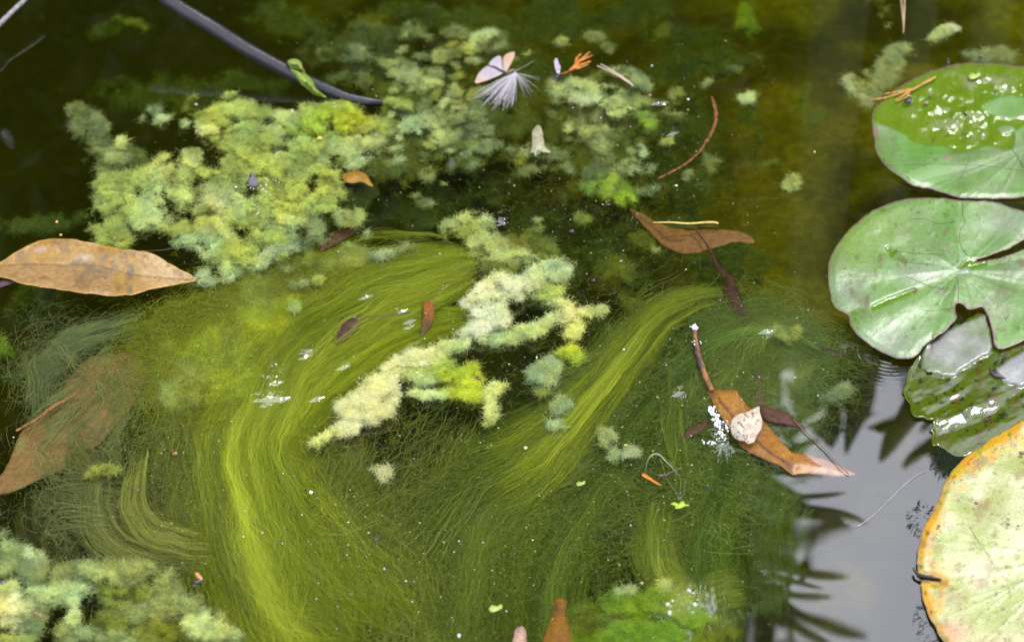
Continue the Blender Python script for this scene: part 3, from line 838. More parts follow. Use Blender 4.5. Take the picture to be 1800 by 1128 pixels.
SILK_A, SILK_B = (0.185, 0.220, 0.018), (0.120, 0.155, 0.014)
silk('silky_algae', 'broad combed bundle of bright yellow-green silky algae sweeping from the middle to the bottom edge', [
    ([(845, 455, 22), (740, 485, 45), (630, 530, 62), (540, 600, 72), (475, 690, 74), (445, 780, 85), (455, 870, 105), (495, 970, 130), (560, 1070, 160), (640, 1180, 190)], 19000, -1, 2.5, SILK_A, SILK_B, (.06, .22)),
    ([(830, 450, 14), (760, 465, 26), (660, 495, 34), (580, 540, 36), (510, 600, 36)], 3500, -1, 5, SILK_B, (0.10, .13, .006), (.15, .4)),
    ([(650, 445, 40), (560, 480, 60), (460, 530, 80), (380, 590, 90), (330, 660, 90), (310, 760, 80)], 4600, -4, 4, (.17, .19, .015), (.115, .14, .014), (.08, .25)),
    ([(860, 560, 20), (760, 575, 36), (670, 620, 44), (590, 680, 50), (530, 750, 50), (500, 830, 46)], 5500, -3, 7, SILK_A, (0.12, 0.155, 0.008), (.15, .4)),
    ([(560, 770, 40), (610, 860, 60), (690, 970, 80), (790, 1090, 100), (850, 1170, 110)], 5200, -6, 8, (0.12, .145, .016), (.06, .085, .012), (.15, .4)),
], 1)
silk('silky_algae', 'olive silky algae streaming from the dark twisted stem down to the lower middle', [
    ([(1285, 515, 12), (1215, 530, 20), (1135, 580, 34), (1075, 660, 50), (1000, 750, 70), (900, 830, 85), (790, 890, 90), (690, 910, 80)], 9000, -3, 10, (.082, .112, .016), (.036, .054, .010), (.12, .35)),
    ([(1285, 515, 14), (1230, 526, 20), (1165, 556, 26), (1105, 620, 34), (1040, 710, 44), (950, 800, 60), (850, 870, 70)], 3000, -1, 4, (.150, .180, .014), (.100, .130, .012), (.2, .5)),
    ([(1120, 620, 40), (1010, 750, 80), (900, 850, 110), (820, 970, 130), (790, 1170, 140)], 4200, -3, 8, (.100, .130, .018), (.050, .075, .012), (.12, .35)),
    ([(1210, 640, 40), (1130, 730, 60), (1085, 810, 66), (1035, 890, 66), (985, 980, 60), (955, 1080, 60), (940, 1200, 60)], 6800, -5, 12, (.080, .120, .016), (.026, .044, .008), (.15, .4)),
    ([(1000, 640, 60), (900, 720, 80), (800, 790, 80), (700, 820, 70), (600, 830, 50)], 2200, -14, 8, (.048, .056, .014), (.024, .034, .008), (.2, .45)),
    ([(880, 880, 60), (820, 960, 70), (800, 1040, 70), (820, 1140, 70)], 3800, -8, 10, (.082, .112, .018), (.034, .056, .010), (.2, .5)),
    ([(780, 470, 90), (960, 600, 110), (1080, 560, 90)], 2500, -25, 6, (.045, .06, .010), (.03, .045, .01), (.1, .3)),
], 2)
silk('silky_algae', 'dark green filament tangle around the brown twig, beside the mirrored sky', [
    ([(1460, 640, 20), (1400, 595, 30), (1320, 585, 40), (1240, 620, 46), (1180, 700, 50)], 4200, -2, 10, (.068, .105, .018), (.034, .060, .012), (.2, .55)),
    ([(1440, 600, 30), (1400, 680, 50), (1330, 720, 60), (1260, 700, 50), (1220, 640, 40)], 3600, -5, 9, (.07, .11, .018), (.045, .08, .012), (.15, .4)),
    ([(1290, 760, 50), (1265, 860, 70), (1245, 950, 70), (1240, 1060, 70), (1260, 1160, 70)], 5200, -4, 10, (.075, .115, .016), (.032, .058, .010), (.15, .4)),
    ([(1160, 880, 40), (1165, 990, 50), (1220, 1045, 50), (1310, 1020, 50)], 700, -2, 3, (.12, .15, .02), (.10, .13, .015), (.3, .8)),
    ([(1400, 760, 40), (1360, 870, 50), (1340, 980, 50), (1350, 1090, 50)], 2600, -8, 8, (.055, .085, .012), (.04, .06, .010), (.15, .4)),
    ([(1180, 640, 20), (1190, 760, 30), (1200, 880, 30)], 1400, -4, 4, (.08, .12, .015), (.06, .09, .012), (.2, .5)),
    ([(1130, 880, 30), (1090, 960, 40), (1060, 1060, 40)], 1500, -14, 8, (.045, .065, .012), (.03, .045, .010), (.2, .5)),
], 3)
silk('silky_algae', 'thin pale green threads curling around the drowned brown leaf at lower left', [
    ([(260, 560, 30), (140, 600, 30), (80, 660, 26), (60, 740, 26)], 350, -3, 4, (.13, .165, .07), (.09, .12, .05), (.2, .5)),
    ([(130, 760, 30), (160, 850, 36), (180, 930, 36), (250, 985, 34), (350, 1000, 30)], 2300, -3, 6, (.13, .14, .035), (.08, .09, .025), (.15, .4)),
    ([(250, 780, 14), (240, 870, 24), (265, 930, 28), (320, 955, 30), (390, 965, 30)], 170, -1, 1, (.19, .20, .04), (.17, .19, .04), (.3, .7)),
    ([(170, 810, 20), (168, 900, 30), (200, 960, 30), (300, 1000, 30)], 170, -1, 1, (.17, .18, .05), (.13, .15, .04), (.3, .7)),
    ([(300, 720, 60), (300, 800, 70), (310, 900, 70), (380, 980, 60), (470, 1050, 50)], 4200, -7, 8, (.085, .095, .022), (.05, .06, .015), (.15, .4)),
    ([(110, 850, 60), (100, 920, 60), (110, 1000, 60)], 800, -10, 8, (.075, .075, .025), (.05, .055, .02), (.2, .5)),
    ([(370, 760, 40), (380, 880, 50), (430, 1000, 60), (500, 1100, 70)], 1800, -1, 3, (.13, .155, .02), (.09, .115, .015), (.15, .4)),
], 4)
silk('fine_algae_threads', 'loose fine algae threads drifting everywhere over the lower pond', [
    ([(300, 640, 220), (500, 800, 260), (700, 960, 260), (900, 1040, 240)], 1500, -3, 2, (.13, .145, .03), (.08, .10, .02), (.03, .10)),
    ([(1000, 620, 180), (1150, 780, 240), (1180, 1000, 200)], 1400, -3, 2, (.10, .13, .025), (.07, .10, .018), (.03, .12)),
    ([(1440, 610, 60), (1330, 640, 110), (1280, 760, 110)], 1600, -1, 1, (.11, .14, .03), (.08, .11, .02), (.06, .25)),
    ([(60, 600, 60), (130, 800, 110), (200, 960, 120)], 500, -2, 2, (.12, .14, .05), (.09, .10, .03), (.04, .14)),
], 5, 0.00011)



def tangle(name, label, n, boxes, ca, cb, seed=0, ln=(0.006, 0.022), rad=0.00008, z=(-4.5, -0.8)):
    """fine curly threads lying every way just under the surface; box = (cx, cy, sx, sy)"""
    r = np.random.default_rng(500 + seed)
    K = 12
    bx = np.array(boxes, float)[r.integers(0, len(boxes), n)]
    x, y = r.normal(bx[:, 0], bx[:, 2]), r.normal(bx[:, 1], bx[:, 3])
    P = W(x, y, r.uniform(*z, n) * 1e-3)
    a = r.uniform(0, 6.28, n)
    k = r.normal(0, 0.22, n)
    st = r.uniform(*ln, n) / K
    pts = [P]
    for i in range(K - 1):
        a = a + k + r.normal(0, .07, n)
        pts.append(pts[-1] + np.stack([np.cos(a) * st, np.sin(a) * st, r.normal(0, .06, n) * st], -1))
    pts = np.stack(pts, 1)
    pts[..., 2] = np.minimum(pts[..., 2], -0.0004)
    c = mixc(ca, cb, r.random(n)) * r.uniform(.7, 1.3, n)[:, None]
    return tag(curves(name, pts, rad * r.uniform(.6, 1.3, n)[:, None], np.clip(c, 0, .6)), label, 'algae', kind='stuff')


tangle('tangled_threads', 'hazy web of curly algae threads covering the lower half of the pond', 5500, [(560, 860, 150, 150), (760, 900, 160, 120), (1000, 800, 150, 130), (1150, 950, 120, 120), (420, 760, 100, 140), (330, 900, 110, 90), (880, 1020, 180, 80)], (.15, .18, .025), (.08, .11, .018), 1)
tangle('tangled_threads', 'dark green wiry tangle around the brown twig and orange-brown leaf', 5200, [(1320, 630, 80, 50), (1380, 680, 60, 50), (1290, 560, 50, 24), (1260, 760, 70, 60), (1400, 610, 50, 24)], (.13, .18, .04), (.08, .12, .025), 2, (.012, .035))
tangle('tangled_threads', 'soft yellow-green threads matted over the drowned algae sheet', 6500, [(360, 600, 75, 55), (440, 560, 60, 45), (330, 680, 60, 50), (540, 490, 60, 24), (280, 610, 50, 50)], (.22, .24, .02), (.15, .18, .02), 6, (.006, .02), .00008, (-5, -1))
tangle('tangled_threads', 'pale cobwebby threads over the drowned leaf and the dark left edge', 1700, [(140, 640, 60, 50), (90, 620, 40, 50), (190, 800, 70, 70), (150, 900, 80, 50)], (.16, .19, .07), (.09, .11, .04), 3, (.010, .03), .00007)
tangle('tangled_threads', 'faint algae threads in the open olive water of the upper right', 1800, [(1150, 380, 160, 100), (1050, 560, 100, 60), (950, 330, 140, 60), (1250, 250, 120, 120)], (.13, .15, .03), (.09, .10, .02), 4, (.006, .02), .00007, (-12, -2))

# ------------------------------------------------------------------ sheets: lily pads and leaves
def sheet(name, outline, m, zf, cf, parent=None, n=6, sp=4.0, thick=0.0006, extra=None, smooth_outline=True, wavy=0.0, lum=1.0):
    """a leaf: outline in photograph coordinates filled with a fine triangle mesh, lifted by zf(px,py,edge) mm,
    coloured by cf(px,py,edge); edge = distance to the rim in photograph pixels"""
    o = crom(outline, n, True) if smooth_outline else np.asarray(outline, float)
    if wavy:
        o = o + np.stack([fbm(o[:, 0], o[:, 1], 14, 3, 1) - .5, fbm(o[:, 0], o[:, 1], 14, 3, 2) - .5], -1) * wavy
    x0, y0 = o.min(0); x1, y1 = o.max(0)
    gx_, gy_ = np.meshgrid(np.arange(x0, x1, sp), np.arange(y0, y1, sp), indexing='ij')
    g = np.stack([gx_.ravel(), gy_.ravel()], -1) + rng.uniform(-.3, .3, (gx_.size, 2)) * sp

    def edge_d(p):
        a, b = o, np.roll(o, -1, 0)
        ab = b - a
        L2 = (ab ** 2).sum(1) + 1e-9
        out_ = np.full(len(p), 1e9)
        for i in range(len(o)):
            t_ = np.clip(((p - a[i]) @ ab[i]) / L2[i], 0, 1)
            out_ = np.minimum(out_, ((p - a[i] - t_[:, None] * ab[i]) ** 2).sum(1))
        return np.sqrt(out_)

    ins = np.zeros(len(g), bool)
    j = len(o) - 1
    for i in range(len(o)):
        xi, yi, xj, yj = *o[i], *o[j]
        c = ((yi > g[:, 1]) != (yj > g[:, 1])) & (g[:, 0] < (xj - xi) * (g[:, 1] - yi) / (yj - yi + 1e-12) + xi)
        ins ^= c
        j = i
    g = g[ins]
    if len(g):
        g = g[edge_d(g) > sp * 0.5]
    pts = [Vector(p) for p in o] + [Vector(p) for p in g]
    nn = len(o)
    v2, _, f2, *_r = geometry.delaunay_2d_cdt(pts, [(i, (i + 1) % nn) for i in range(nn)], [], 1, 1e-5)
    q = np.array([(v.x, v.y) for v in v2])
    e = edge_d(q)
    z = zf(q[:, 0], q[:, 1], e)
    P = W(q[:, 0], q[:, 1], z * 1e-3)
    # faces upward
    f3 = []
    for f in f2:
        a, b, c = P[f[0]], P[f[1]], P[f[2]]
        f3.append(list(f) if np.cross(b - a, c - a)[2] > 0 else list(f)[::-1])
    me = from_np(name, P, f3)
    vcol(me, np.clip(cf(q[:, 0], q[:, 1], e), 0, 1) * lum)
    if extra: vflt(me, extra(q[:, 0], q[:, 1], e), 'wet')
    ob = link(name, me, m, parent)
    if thick:
        md = ob.modifiers.new('thickness', 'SOLIDIFY')
        md.thickness = thick
        md.offset = -1
    return ob


def vein_field(px, py, cx, cy, count, k=0, squash=0.62, fork=0.5):
    """0..1 along the radiating, forking veins of a lily pad"""
    dx, dy = (px - cx), (py - cy) / squash
    r = np.hypot(dx, dy) + 1e-6
    a = np.arctan2(dy, dx) + 0.10 * (fbm(px, py, 90, 3, k) - .5)
    v = np.zeros_like(px)
    for i in range(count):
        a0 = 2 * math.pi * (i + 0.2 * math.sin(i * 5.1)) / count
        d = np.abs((a - a0 + math.pi) % (2 * math.pi) - math.pi) * r
        v = np.maximum(v, np.exp(-(d / 2.6) ** 2) * np.clip(1.2 - r / 300, 0, 1))
        for sgn in (-1, 1):
            d = np.abs((a - a0 - sgn * np.clip(r - 95, 0, 400) * 0.0011 + math.pi) % (2 * math.pi) - math.pi) * r
            v = np.maximum(v, 0.7 * np.exp(-(d / 2.2) ** 2) * (r > 95) * np.clip(1.3 - r / 260, 0, 1))
    return v


def specks(px, py, s, thr, k):
    return sstep(thr, thr + .05, fbm(px, py, s, 3, k))


M_SUNK = surf_mat('sunken_pad', attr=True, rough=0.30, spec=0.5, nscale=300, namp=0.25, bump=0.15, bscale=900, wet=True, transl=0.05)
M_PAD = surf_mat('lily_pad', attr=True, rough=0.36, spec=0.55, nscale=480, namp=0.20, bump=0.45, bscale=900, wet=True, transl=0.08, bdist=0.0005)
M_LEAF = surf_mat('dry_leaf', attr=True, rough=0.42, spec=0.4, nscale=260, namp=0.28, bump=0.4, bscale=700, transl=0.12, spots=(330, 0.66, (0.06, 0.045, 0.02)))
M_DROWNED = surf_mat('drowned_leaf', attr=True, rough=0.5, spec=0.08, nscale=300, namp=0.30, bump=0.4, bscale=600, transl=0.12)
M_WETLEAF = surf_mat('wet_leaf', attr=True, rough=0.32, spec=0.22, nscale=300, namp=0.30, bump=0.4, bscale=600, transl=0.12)
M_LINE = surf_mat('crack_line', (0.018, 0.020, 0.008), rough=0.6, spec=0.2)


def tube(name, pts, rad, m, parent=None, seg=8, n=6, rnd=0.0, z=0.0, zf=None):
    """round stem through photograph points (x, y) or (x, y, z mm); rad in mm, one or one per control point"""
    p = np.array([(q[0], q[1], (q[2] if len(q) > 2 else z)) for q in pts], float)
    rr2 = np.broadcast_to(np.asarray(rad, float), (len(p),))
    c = crom(np.concatenate([p, rr2[:, None]], 1), n)
    if zf is not None: c[:, 2] = zf(c[:, 0], c[:, 1], np.full(len(c), 99.0)) + .05
    P = W(c[:, 0], c[:, 1], c[:, 2] * 1e-3)
    return link(name, tube_mesh(name, P, np.clip(c[:, 3], .02, None) * 1e-3, seg, True, rnd), m, parent)


# --- upper lily pad, half drowned in slimy water
TOP_O = [(1532, 205), (1538, 190), (1560, 168), (1600, 142), (1650, 120), (1700, 110), (1760, 112), (1830, 125), (1900, 160), (1935, 220), (1915, 290), (1860, 330), (1800, 345), (1750, 350), (1710, 349), (1690, 347), (1660, 340), (1640, 333), (1620, 330), (1598, 322), (1572, 303), (1552, 285), (1540, 265), (1535, 235)]
WETLINE = crom([(1520, 205), (1560, 222), (1590, 235), (1602, 247), (1630, 255), (1655, 256), (1678, 266), (1702, 266), (1722, 258), (1750, 258), (1772, 262), (1785, 250), (1775, 238), (1790, 226), (1830, 205), (1950, 190)], 8)


def wet_top(px, py, e):
    yl = np.interp(px, WETLINE[:, 0], WETLINE[:, 1])
    wv_ = sstep(2.5, -2.5, py - yl - 3 * (fbm(px, py, 12, 3, 4) - .5))
    for (cx, cy, rx, ry) in [(1775, 189, 46, 20), (1768, 227, 16, 8)]:
        wv_ = wv_ * (1 - sstep(1.12, 0.92, np.hypot((px - cx) / rx, (py - cy) / ry) + .25 * (fbm(px, py, 14, 3, 6) - .5)))
    return wv_


def col_top(px, py, e):
    c = mixc((0.065, 0.180, 0.014), (0.120, 0.225, 0.058), sstep(.3, .68, fbm(px, py, 55, 5, 1)))
    c = mixc(c, (0.16, 0.22, 0.12), 0.45 * vein_field(px, py, 1800, 262, 17, 2))
    dt = sstep(.46, .68, fbm(px, py, 50, 5, 7)) * (0.3 + 1.4 * fbm(px, py, 8, 3, 2) ** 1.5)
    c = mixc(c, (0.075, 0.085, 0.030), 0.42 * dt)
    wt = wet_top(px, py, e)
    slime = mixc((0.085, 0.150, 0.004), (0.105, 0.165, 0.010), fbm(px, py, 30, 3, 2))
    scum = sstep(.48, .66, fbm(px, py, 26, 4, 5)) * blobsum(px, py, [(1690, 210, 75, 50), (1720, 150, 60, 25)])
    slime = mixc(slime, (0.20, 0.22, 0.11), 0.75 * scum)
    c = mixc(c, slime, wt)
    c = mixc(c, (0.03, 0.04, 0.01), 0.8 * specks(px, py, 6, .72, 3) * sstep(.45, .6, fbm(px, py, 50, 2, 4)) * (1 - wt))
    c = mixc(c, (0.14, 0.075, 0.075), 0.8 * sstep(5, 1, e))
    c = mixc(c, (0.22, 0.10, 0.11), 0.7 * blobsum(px, py, [(1664, 278, 7, 5), (1537, 232, 8, 7)]))
    return c


def z_top(px, py, e):
    wt = wet_top(px, py, e)
    chop = (fbm(px, py, 15, 4, 6) - .5) * 7.0 + (np.abs(fbm(px, py, 30, 3, 2) - .5) - .1) * 8
    calm = 0.12 + blobsum(px, py, [(1690, 195, 70, 50), (1720, 245, 40, 20), (1785, 145, 40, 26), (1740, 165, 40, 30)])
    an, rd = np.arctan2((py - 262) / .62, px - 1800), np.hypot(px - 1800, (py - 262) / .62)
    return 3.6 + 0.8 * np.sin(an * 9 + 2 * fbm(px, py, 90, 2, 1)) * np.clip(rd / 200, 0, 1.3) * (1 - wt) + 3.0 * (fbm(px, py, 90, 3, 2) - .5) - 1.2 * wt + wt * chop * calm + 0.25 * vein_field(px, py, 1800, 262, 17, 2) * (1 - wt) - 1.0 * sstep(10, 0, e)


pad = empty('lily_pad', V(1790, 262), 'upper green lily pad with a slimy, glistening wet centre and dry pale front', 'lily pad')
sheet('blade', TOP_O, M_PAD, z_top, col_top, pad, 8, 2.6, 0.0007, wet_top, wavy=4, lum=.66)
tube('crack', [(1548, 291), (1640, 289), (1720, 291), (1800, 300)], .15, M_LINE, pad, 5, 8, zf=z_top)
tube('crack', [(1706, 270), (1700, 290), (1690, 310), (1684, 318)], .14, M_LINE, pad, 5, 8, zf=z_top)
tube('crack', [(1775, 258), (1788, 275), (1800, 296)], .24, M_LINE, pad, 5, 8, zf=z_top)

# --- middle lily pad with the bite and the tear
MID_O = [(1455, 490), (1458, 455), (1475, 425), (1500, 395), (1535, 370), (1575, 353), (1610, 347), (1650, 347), (1700, 352), (1750, 355), (1790, 368), (1840, 385), (1860, 395), (1830, 411), (1801, 422), (1770, 438), (1742, 449), (1726, 454), (1715, 459), (1727, 459), (1745, 455.5), (1780, 445), (1830, 424), (1880, 410), (1900, 450), (1895, 510), (1860, 565), (1800, 597), (1765, 613), (1749, 607), (1745, 592), (1742, 575), (1735, 553), (1727, 540), (1714, 543), (1700, 544), (1692, 536), (1681, 534), (1680, 548), (1682, 560), (1664, 578), (1645, 592), (1625, 606), (1612, 622), (1600, 629), (1575, 629), (1550, 619), (1525, 604), (1505, 585), (1494, 570), (1488, 552), (1468, 540), (1460, 520)]
TEAR = [(1533, 544), (1545, 530), (1570, 523), (1598, 511), (1604, 510), (1612, 522), (1596, 528), (1565, 537)]


def seg_d(px, py, pts):
    d = np.full(px.shape, 1e9)
    for (ax, ay), (bx, by) in zip(pts[:-1], pts[1:]):
        L2 = (bx - ax) ** 2 + (by - ay) ** 2
        t_ = np.clip(((px - ax) * (bx - ax) + (py - ay) * (by - ay)) / L2, 0, 1)
        d = np.minimum(d, np.hypot(px - ax - t_ * (bx - ax), py - ay - t_ * (by - ay)))
    return d


FOLD = [(1686, 480), (1650, 497), (1610, 512), (1540, 540), (1500, 548)]
WETMID = [[(1690, 468), (1700, 460), (1718, 460), (1730, 463), (1700, 470)], [(1536, 541), (1560, 529), (1605, 512)], [(1562, 437), (1572, 441), (1567, 448)]]


def wet_mid(px, py, e):
    v = sstep(6, 3, seg_d(px, py, WETMID[0]))
    v = np.maximum(v, sstep(7, 4, seg_d(px, py, WETMID[1])))
    v = np.maximum(v, sstep(6, 3, seg_d(px, py, WETMID[2])))
    return v


def col_mid(px, py, e):
    c = mixc((0.058, 0.175, 0.010), (0.120, 0.225, 0.055), sstep(.28, .68, fbm(px, py + .3 * px, 70, 5, 3)))
    c = mixc(c, (0.175, 0.205, 0.150), 0.7 * np.clip(blobsum(px, py, [(1570, 600, 60, 40), (1490, 510, 40, 40), (1780, 390, 60, 30), (1620, 480, 50, 20), (1790, 470, 30, 18)]), 0, 1))  # greyish pale patches put the sky sheen into the pad colour
    c = mixc(c, (0.065, 0.145, 0.022), 0.7 * blobsum(px, py, [(1750, 510, 60, 50), (1740, 425, 40, 20), (1620, 400, 60, 20)]))
    c = mixc(c, (0.125, 0.20, 0.022), 0.75 * blobsum(px, py, [(1500, 430, 45, 50), (1550, 400, 50, 30)]))
    c = mixc(c, (0.175, 0.235, 0.125), 0.45 * vein_field(px, py, 1688, 475, 19, 5))
    dt = sstep(.46, .68, fbm(px, py, 50, 5, 7)) * (0.3 + 1.4 * fbm(px, py, 8, 3, 2) ** 1.5)
    c = mixc(c, (0.075, 0.085, 0.030), 0.42 * dt)
    c = mixc(c, (0.13, 0.21, 0.04), 0.7 * sstep(5, 1, seg_d(px, py, FOLD)))
    c = mixc(c, (0.08, 0.165, 0.006), wet_mid(px, py, e))
    c = mixc(c, (0.10, 0.075, 0.035), .7 * sstep(.66, .76, fbm(px, py, 17, 4, 0)) * sstep(.4, .6, fbm(px, py, 70, 2, 3)))
    c = mixc(c, (0.035, 0.05, 0.012), 0.8 * specks(px, py, 5.5, .72, 4) * sstep(.48, .62, fbm(px, py, 45, 2, 6)))
    c = mixc(c, (0.07, 0.14, 0.008), 0.9 * specks(px, py, 14, .74, 6))
    c = mixc(c, (0.115, 0.055, 0.055), 0.85 * sstep(4.5, 1, e + 2 * (fbm(px, py, 15, 2, 2) - .5)))
    c = mixc(c, (0.10, 0.03, 0.05), 0.8 * sstep(4, 1.5, e) * (px > 1676) * (px < 1755) * (py > 525))
    return c


def z_mid(px, py, e):
    f = seg_d(px, py, FOLD)
    an, rd = np.arctan2((py - 475) / .62, px - 1688), np.hypot(px - 1688, (py - 475) / .62)
    return 5.4 + 1.1 * np.sin(an * 8 + 2.5 * fbm(px, py, 90, 2, 1)) * np.clip(rd / 200, 0, 1.2) + 3.0 * (fbm(px, py, 110, 3, 4) - .5) + 0.9 * (fbm(px, py, 22, 3, 2) - .5) + 1.2 * np.sin(px / 60) - 1.3 * np.exp(-(f / 12) ** 2) - 1.2 * wet_mid(px, py, e) + 0.25 * vein_field(px, py, 1688, 475, 19, 5) - 1.6 * sstep(14, 0, e) * (px < 1640)


pad = empty('lily_pad', V(1690, 475), 'middle green lily pad with a wet slit and a bite out of its lower edge', 'lily pad')
sheet('blade', MID_O, M_PAD, z_mid, col_mid, pad, 5, 2.6, 0.0007, wet_mid, wavy=4, lum=.66)
sheet('torn_flap', [(1535, 548), (1560, 540), (1600, 531), (1608, 524), (1616, 528), (1606, 540), (1580, 546), (1556, 548)], M_PAD, lambda x, y, e: 5.4 + 0 * x + 1.6 * sstep(0, 6, e), lambda x, y, e: mixc((0.15, .22, .10), (.20, .26, .15), fbm(x, y, 8, 2, 1)), pad, 5, 3, .0005, lambda x, y, e: 0.6 + 0 * x)
sheet('petiole_scar', [(1676, 480), (1688, 472), (1700, 470), (1709, 474), (1704, 483), (1690, 483)], M_PAD, lambda x, y, e: 5.0 + .25 * e, lambda x, y, e: mixc((.10, .13, .07), (.2, .22, .17), fbm(x, y, 6, 2, 2)), pad, 4, 2.5, .0005, lambda x, y, e: 1 + 0 * x)
for c_ in ([(1545, 450), (1580, 443), (1620, 446), (1664, 447)], [(1693, 355), (1692, 375), (1696, 390), (1687, 410), (1690, 435), (1706, 453)], [(1600, 385), (1625, 385), (1650, 393), (1680, 390)],
           [(1683, 490), (1685, 510), (1684, 532)], [(1660, 508), (1640, 505), (1590, 485)], [(1575, 452), (1600, 462), (1640, 464)], [(1627, 546), (1655, 545), (1678, 540)]):
    tube('crack', c_, .17, M_LINE, pad, 5, 8, 0.6, zf=z_mid)

# --- sunken lily pad between the middle and the yellow one
SUNK_O = [(1606, 632), (1615, 618), (1630, 598), (1655, 580), (1690, 566), (1722, 552), (1745, 545), (1790, 560), (1860, 560), (1920, 620), (1920, 700), (1870, 750), (1800, 790), (1740, 800), (1690, 800), (1655, 790), (1640, 775), (1636, 755), (1640, 735), (1612, 734), (1600, 715), (1590, 695), (1590, 672)]
DRYS = [[(1615, 640), (1625, 605), (1660, 580), (1735, 548), (1748, 608), (1740, 622), (1700, 645), (1680, 660), (1655, 664), (1625, 655)], [(1748, 646), (1770, 632), (1830, 600), (1920, 600), (1920, 660), (1850, 672), (1790, 680), (1762, 670)]]


def in_poly(px, py, poly):
    p = np.asarray(poly, float)
    r = np.zeros(px.shape, bool)
    j = len(p) - 1
    for i in range(len(p)):
        xi, yi, xj, yj = *p[i], *p[j]
        r ^= ((yi > py) != (yj > py)) & (px < (xj - xi) * (py - yi) / (yj - yi + 1e-12) + xi)
        j = i
    return r


def dry_sunk(px, py):
    v = np.zeros(px.shape)
    qx, qy = px + 6 * (fbm(px, py, 12, 2, 3) - .5), py + 5 * (fbm(px, py, 12, 2, 5) - .5)
    for P_ in DRYS:
        d = seg_d(qx, qy, [tuple(a) for a in P_] + [tuple(P_[0])])
        v = np.maximum(v, np.where(in_poly(qx, qy, P_), sstep(0, 5, d), 0))
    return v


def col_sunk(px, py, e):
    d = dry_sunk(px, py)
    c = mixc((0.050, 0.085, 0.003), (0.080, 0.110, 0.005), fbm(px, py, 24, 4, 2))
    c = mixc(c, (0.085, 0.035, 0.008), 0.55 * sstep(.60, .74, fbm(px, py, 22, 4, 4)))
    c = mixc(c, (0.02, 0.025, 0.006), specks(px, py, 8, .66, 5))
    dry = mixc((0.13, 0.175, 0.075), (0.22, 0.24, 0.20), sstep(.35, .62, fbm(px, py, 40, 3, 6)))
    dry = mixc(dry, (0.06, 0.12, 0.03), 0.7 * blobsum(px, py, [(1697, 612, 16, 13)]))
    dry = mixc(dry, (0.26, 0.26, 0.27), 0.6 * (px > 1745))
    dry = mixc(dry, (0.14, 0.05, 0.10), 0.8 * blobsum(px, py, [(1640, 598, 14, 6), (1638, 610, 3, 12)]))
    return mixc(c, dry, d)


def z_sunk(px, py, e):
    d = dry_sunk(px, py)
    rip = 5.5 * (fbm((px * .5 + py) * 1.2, (px - py * .5) * .4, 34, 3, 1) - .5) * blobsum(px, py, [(1690, 715, 110, 55)])
    return (0.55 + rip + 0.25 * (fbm(px, py, 15, 2, 3) - .5)) * (1 - d) + d * (2.4 + 2.5 * (fbm(px, py, 60, 3, 4) - .5)) + 1.2 * sstep(7, 0, e) * (px < 1645)


pad = empty('lily_pad', V(1720, 690), 'sunken olive and brown lily pad, awash and glinting, with two dry pale humps', 'lily pad')
sheet('blade', SUNK_O, M_SUNK, z_sunk, col_sunk, pad, 6, 2.6, 0.0007, lambda x, y, e: 1 - dry_sunk(x, y), wavy=14, lum=.5)
tube('torn_hole', [(1740, 652), (1752, 660), (1768, 665)], [1.0, 2.0, .8], surf_mat('rotten_spot', (0.02, 0.008, 0.015), rough=.4), pad, 6, 5, .6, z=2.0)

# --- yellowed lily pad at the bottom right
YEL_O = [(1612, 975), (1618, 945), (1628, 920), (1645, 890), (1660, 850), (1675, 825), (1700, 800), (1740, 772), (1780, 748), (1820, 735), (1900, 745), (1980, 820), (2020, 940), (2010, 1080), (1940, 1180), (1840, 1230), (1760, 1220), (1700, 1180), (1665, 1135), (1640, 1095), (1624, 1060), (1619, 1035), (1621, 1022), (1640, 1021), (1655, 1020), (1641, 1014), (1618, 1010), (1613, 995)]


def col_yel(px, py, e):
    c = mixc((0.215, 0.265, 0.060), (0.300, 0.320, 0.140), sstep(.3, .65, fbm(px, py, 70, 4, 2)))
    gr = blobsum(px, py, [(1720, 870, 45, 38), (1690, 890, 50, 22), (1640, 965, 25, 40), (1670, 1035, 28, 34), (1690, 1050, 30, 20), (1790, 815, 60, 22)])
    c = mixc(c, mixc((0.150, 0.205, 0.025), (0.20, 0.22, 0.01), fbm(px, py, 22, 3, 3)), 0.85 * np.clip(gr * 1.2 * (0.5 + fbm(px, py, 16, 3, 6)), 0, 1))
    rim = sstep(32, 8, e + 40 * (fbm(px, py, 9, 3, 6) - .5) + 60 * (fbm(px, py, 26, 3, 4) - .5))
    zone = np.clip(blobsum(px, py, [(1700, 800, 90, 60), (1640, 1070, 50, 60), (1790, 760, 70, 40), (1690, 1120, 60, 40), (1630, 920, 16, 60)]), 0, 1)
    c = mixc(c, mixc((0.42, 0.17, 0.008), (0.40, 0.27, 0.008), fbm(px, py, 14, 3, 5)), np.clip(rim * (0.4 + 1.2 * zone), 0, 1))
    c = mixc(c, (0.30, 0.27, .015), 0.8 * blobsum(px, py, [(1760, 790, 60, 10), (1680, 828, 40, 8)]))
    c = mixc(c, (0.36, 0.20, 0.13), 0.7 * blobsum(px, py, [(1680, 1110, 30, 24), (1740, 1150, 60, 30)]))
    c = mixc(c, (0.30, 0.32, .24), 0.25 * vein_field(px, py, 1880, 980, 15, 3))
    c = mixc(c, (0.15, 0.17, 0.01), 0.85 * specks(px, py, 13, .70, 5))
    c = mixc(c, (0.06, 0.03, 0.01), 0.8 * specks(px, py, 6, .735, 2))
    c = mixc(c, (0.16, 0.10, 0.03), .6 * sstep(.62, .74, fbm(px, py, 24, 5, 1)))
    return mixc(c, (0.20, 0.12, 0.09), 0.6 * sstep(3, .8, e))


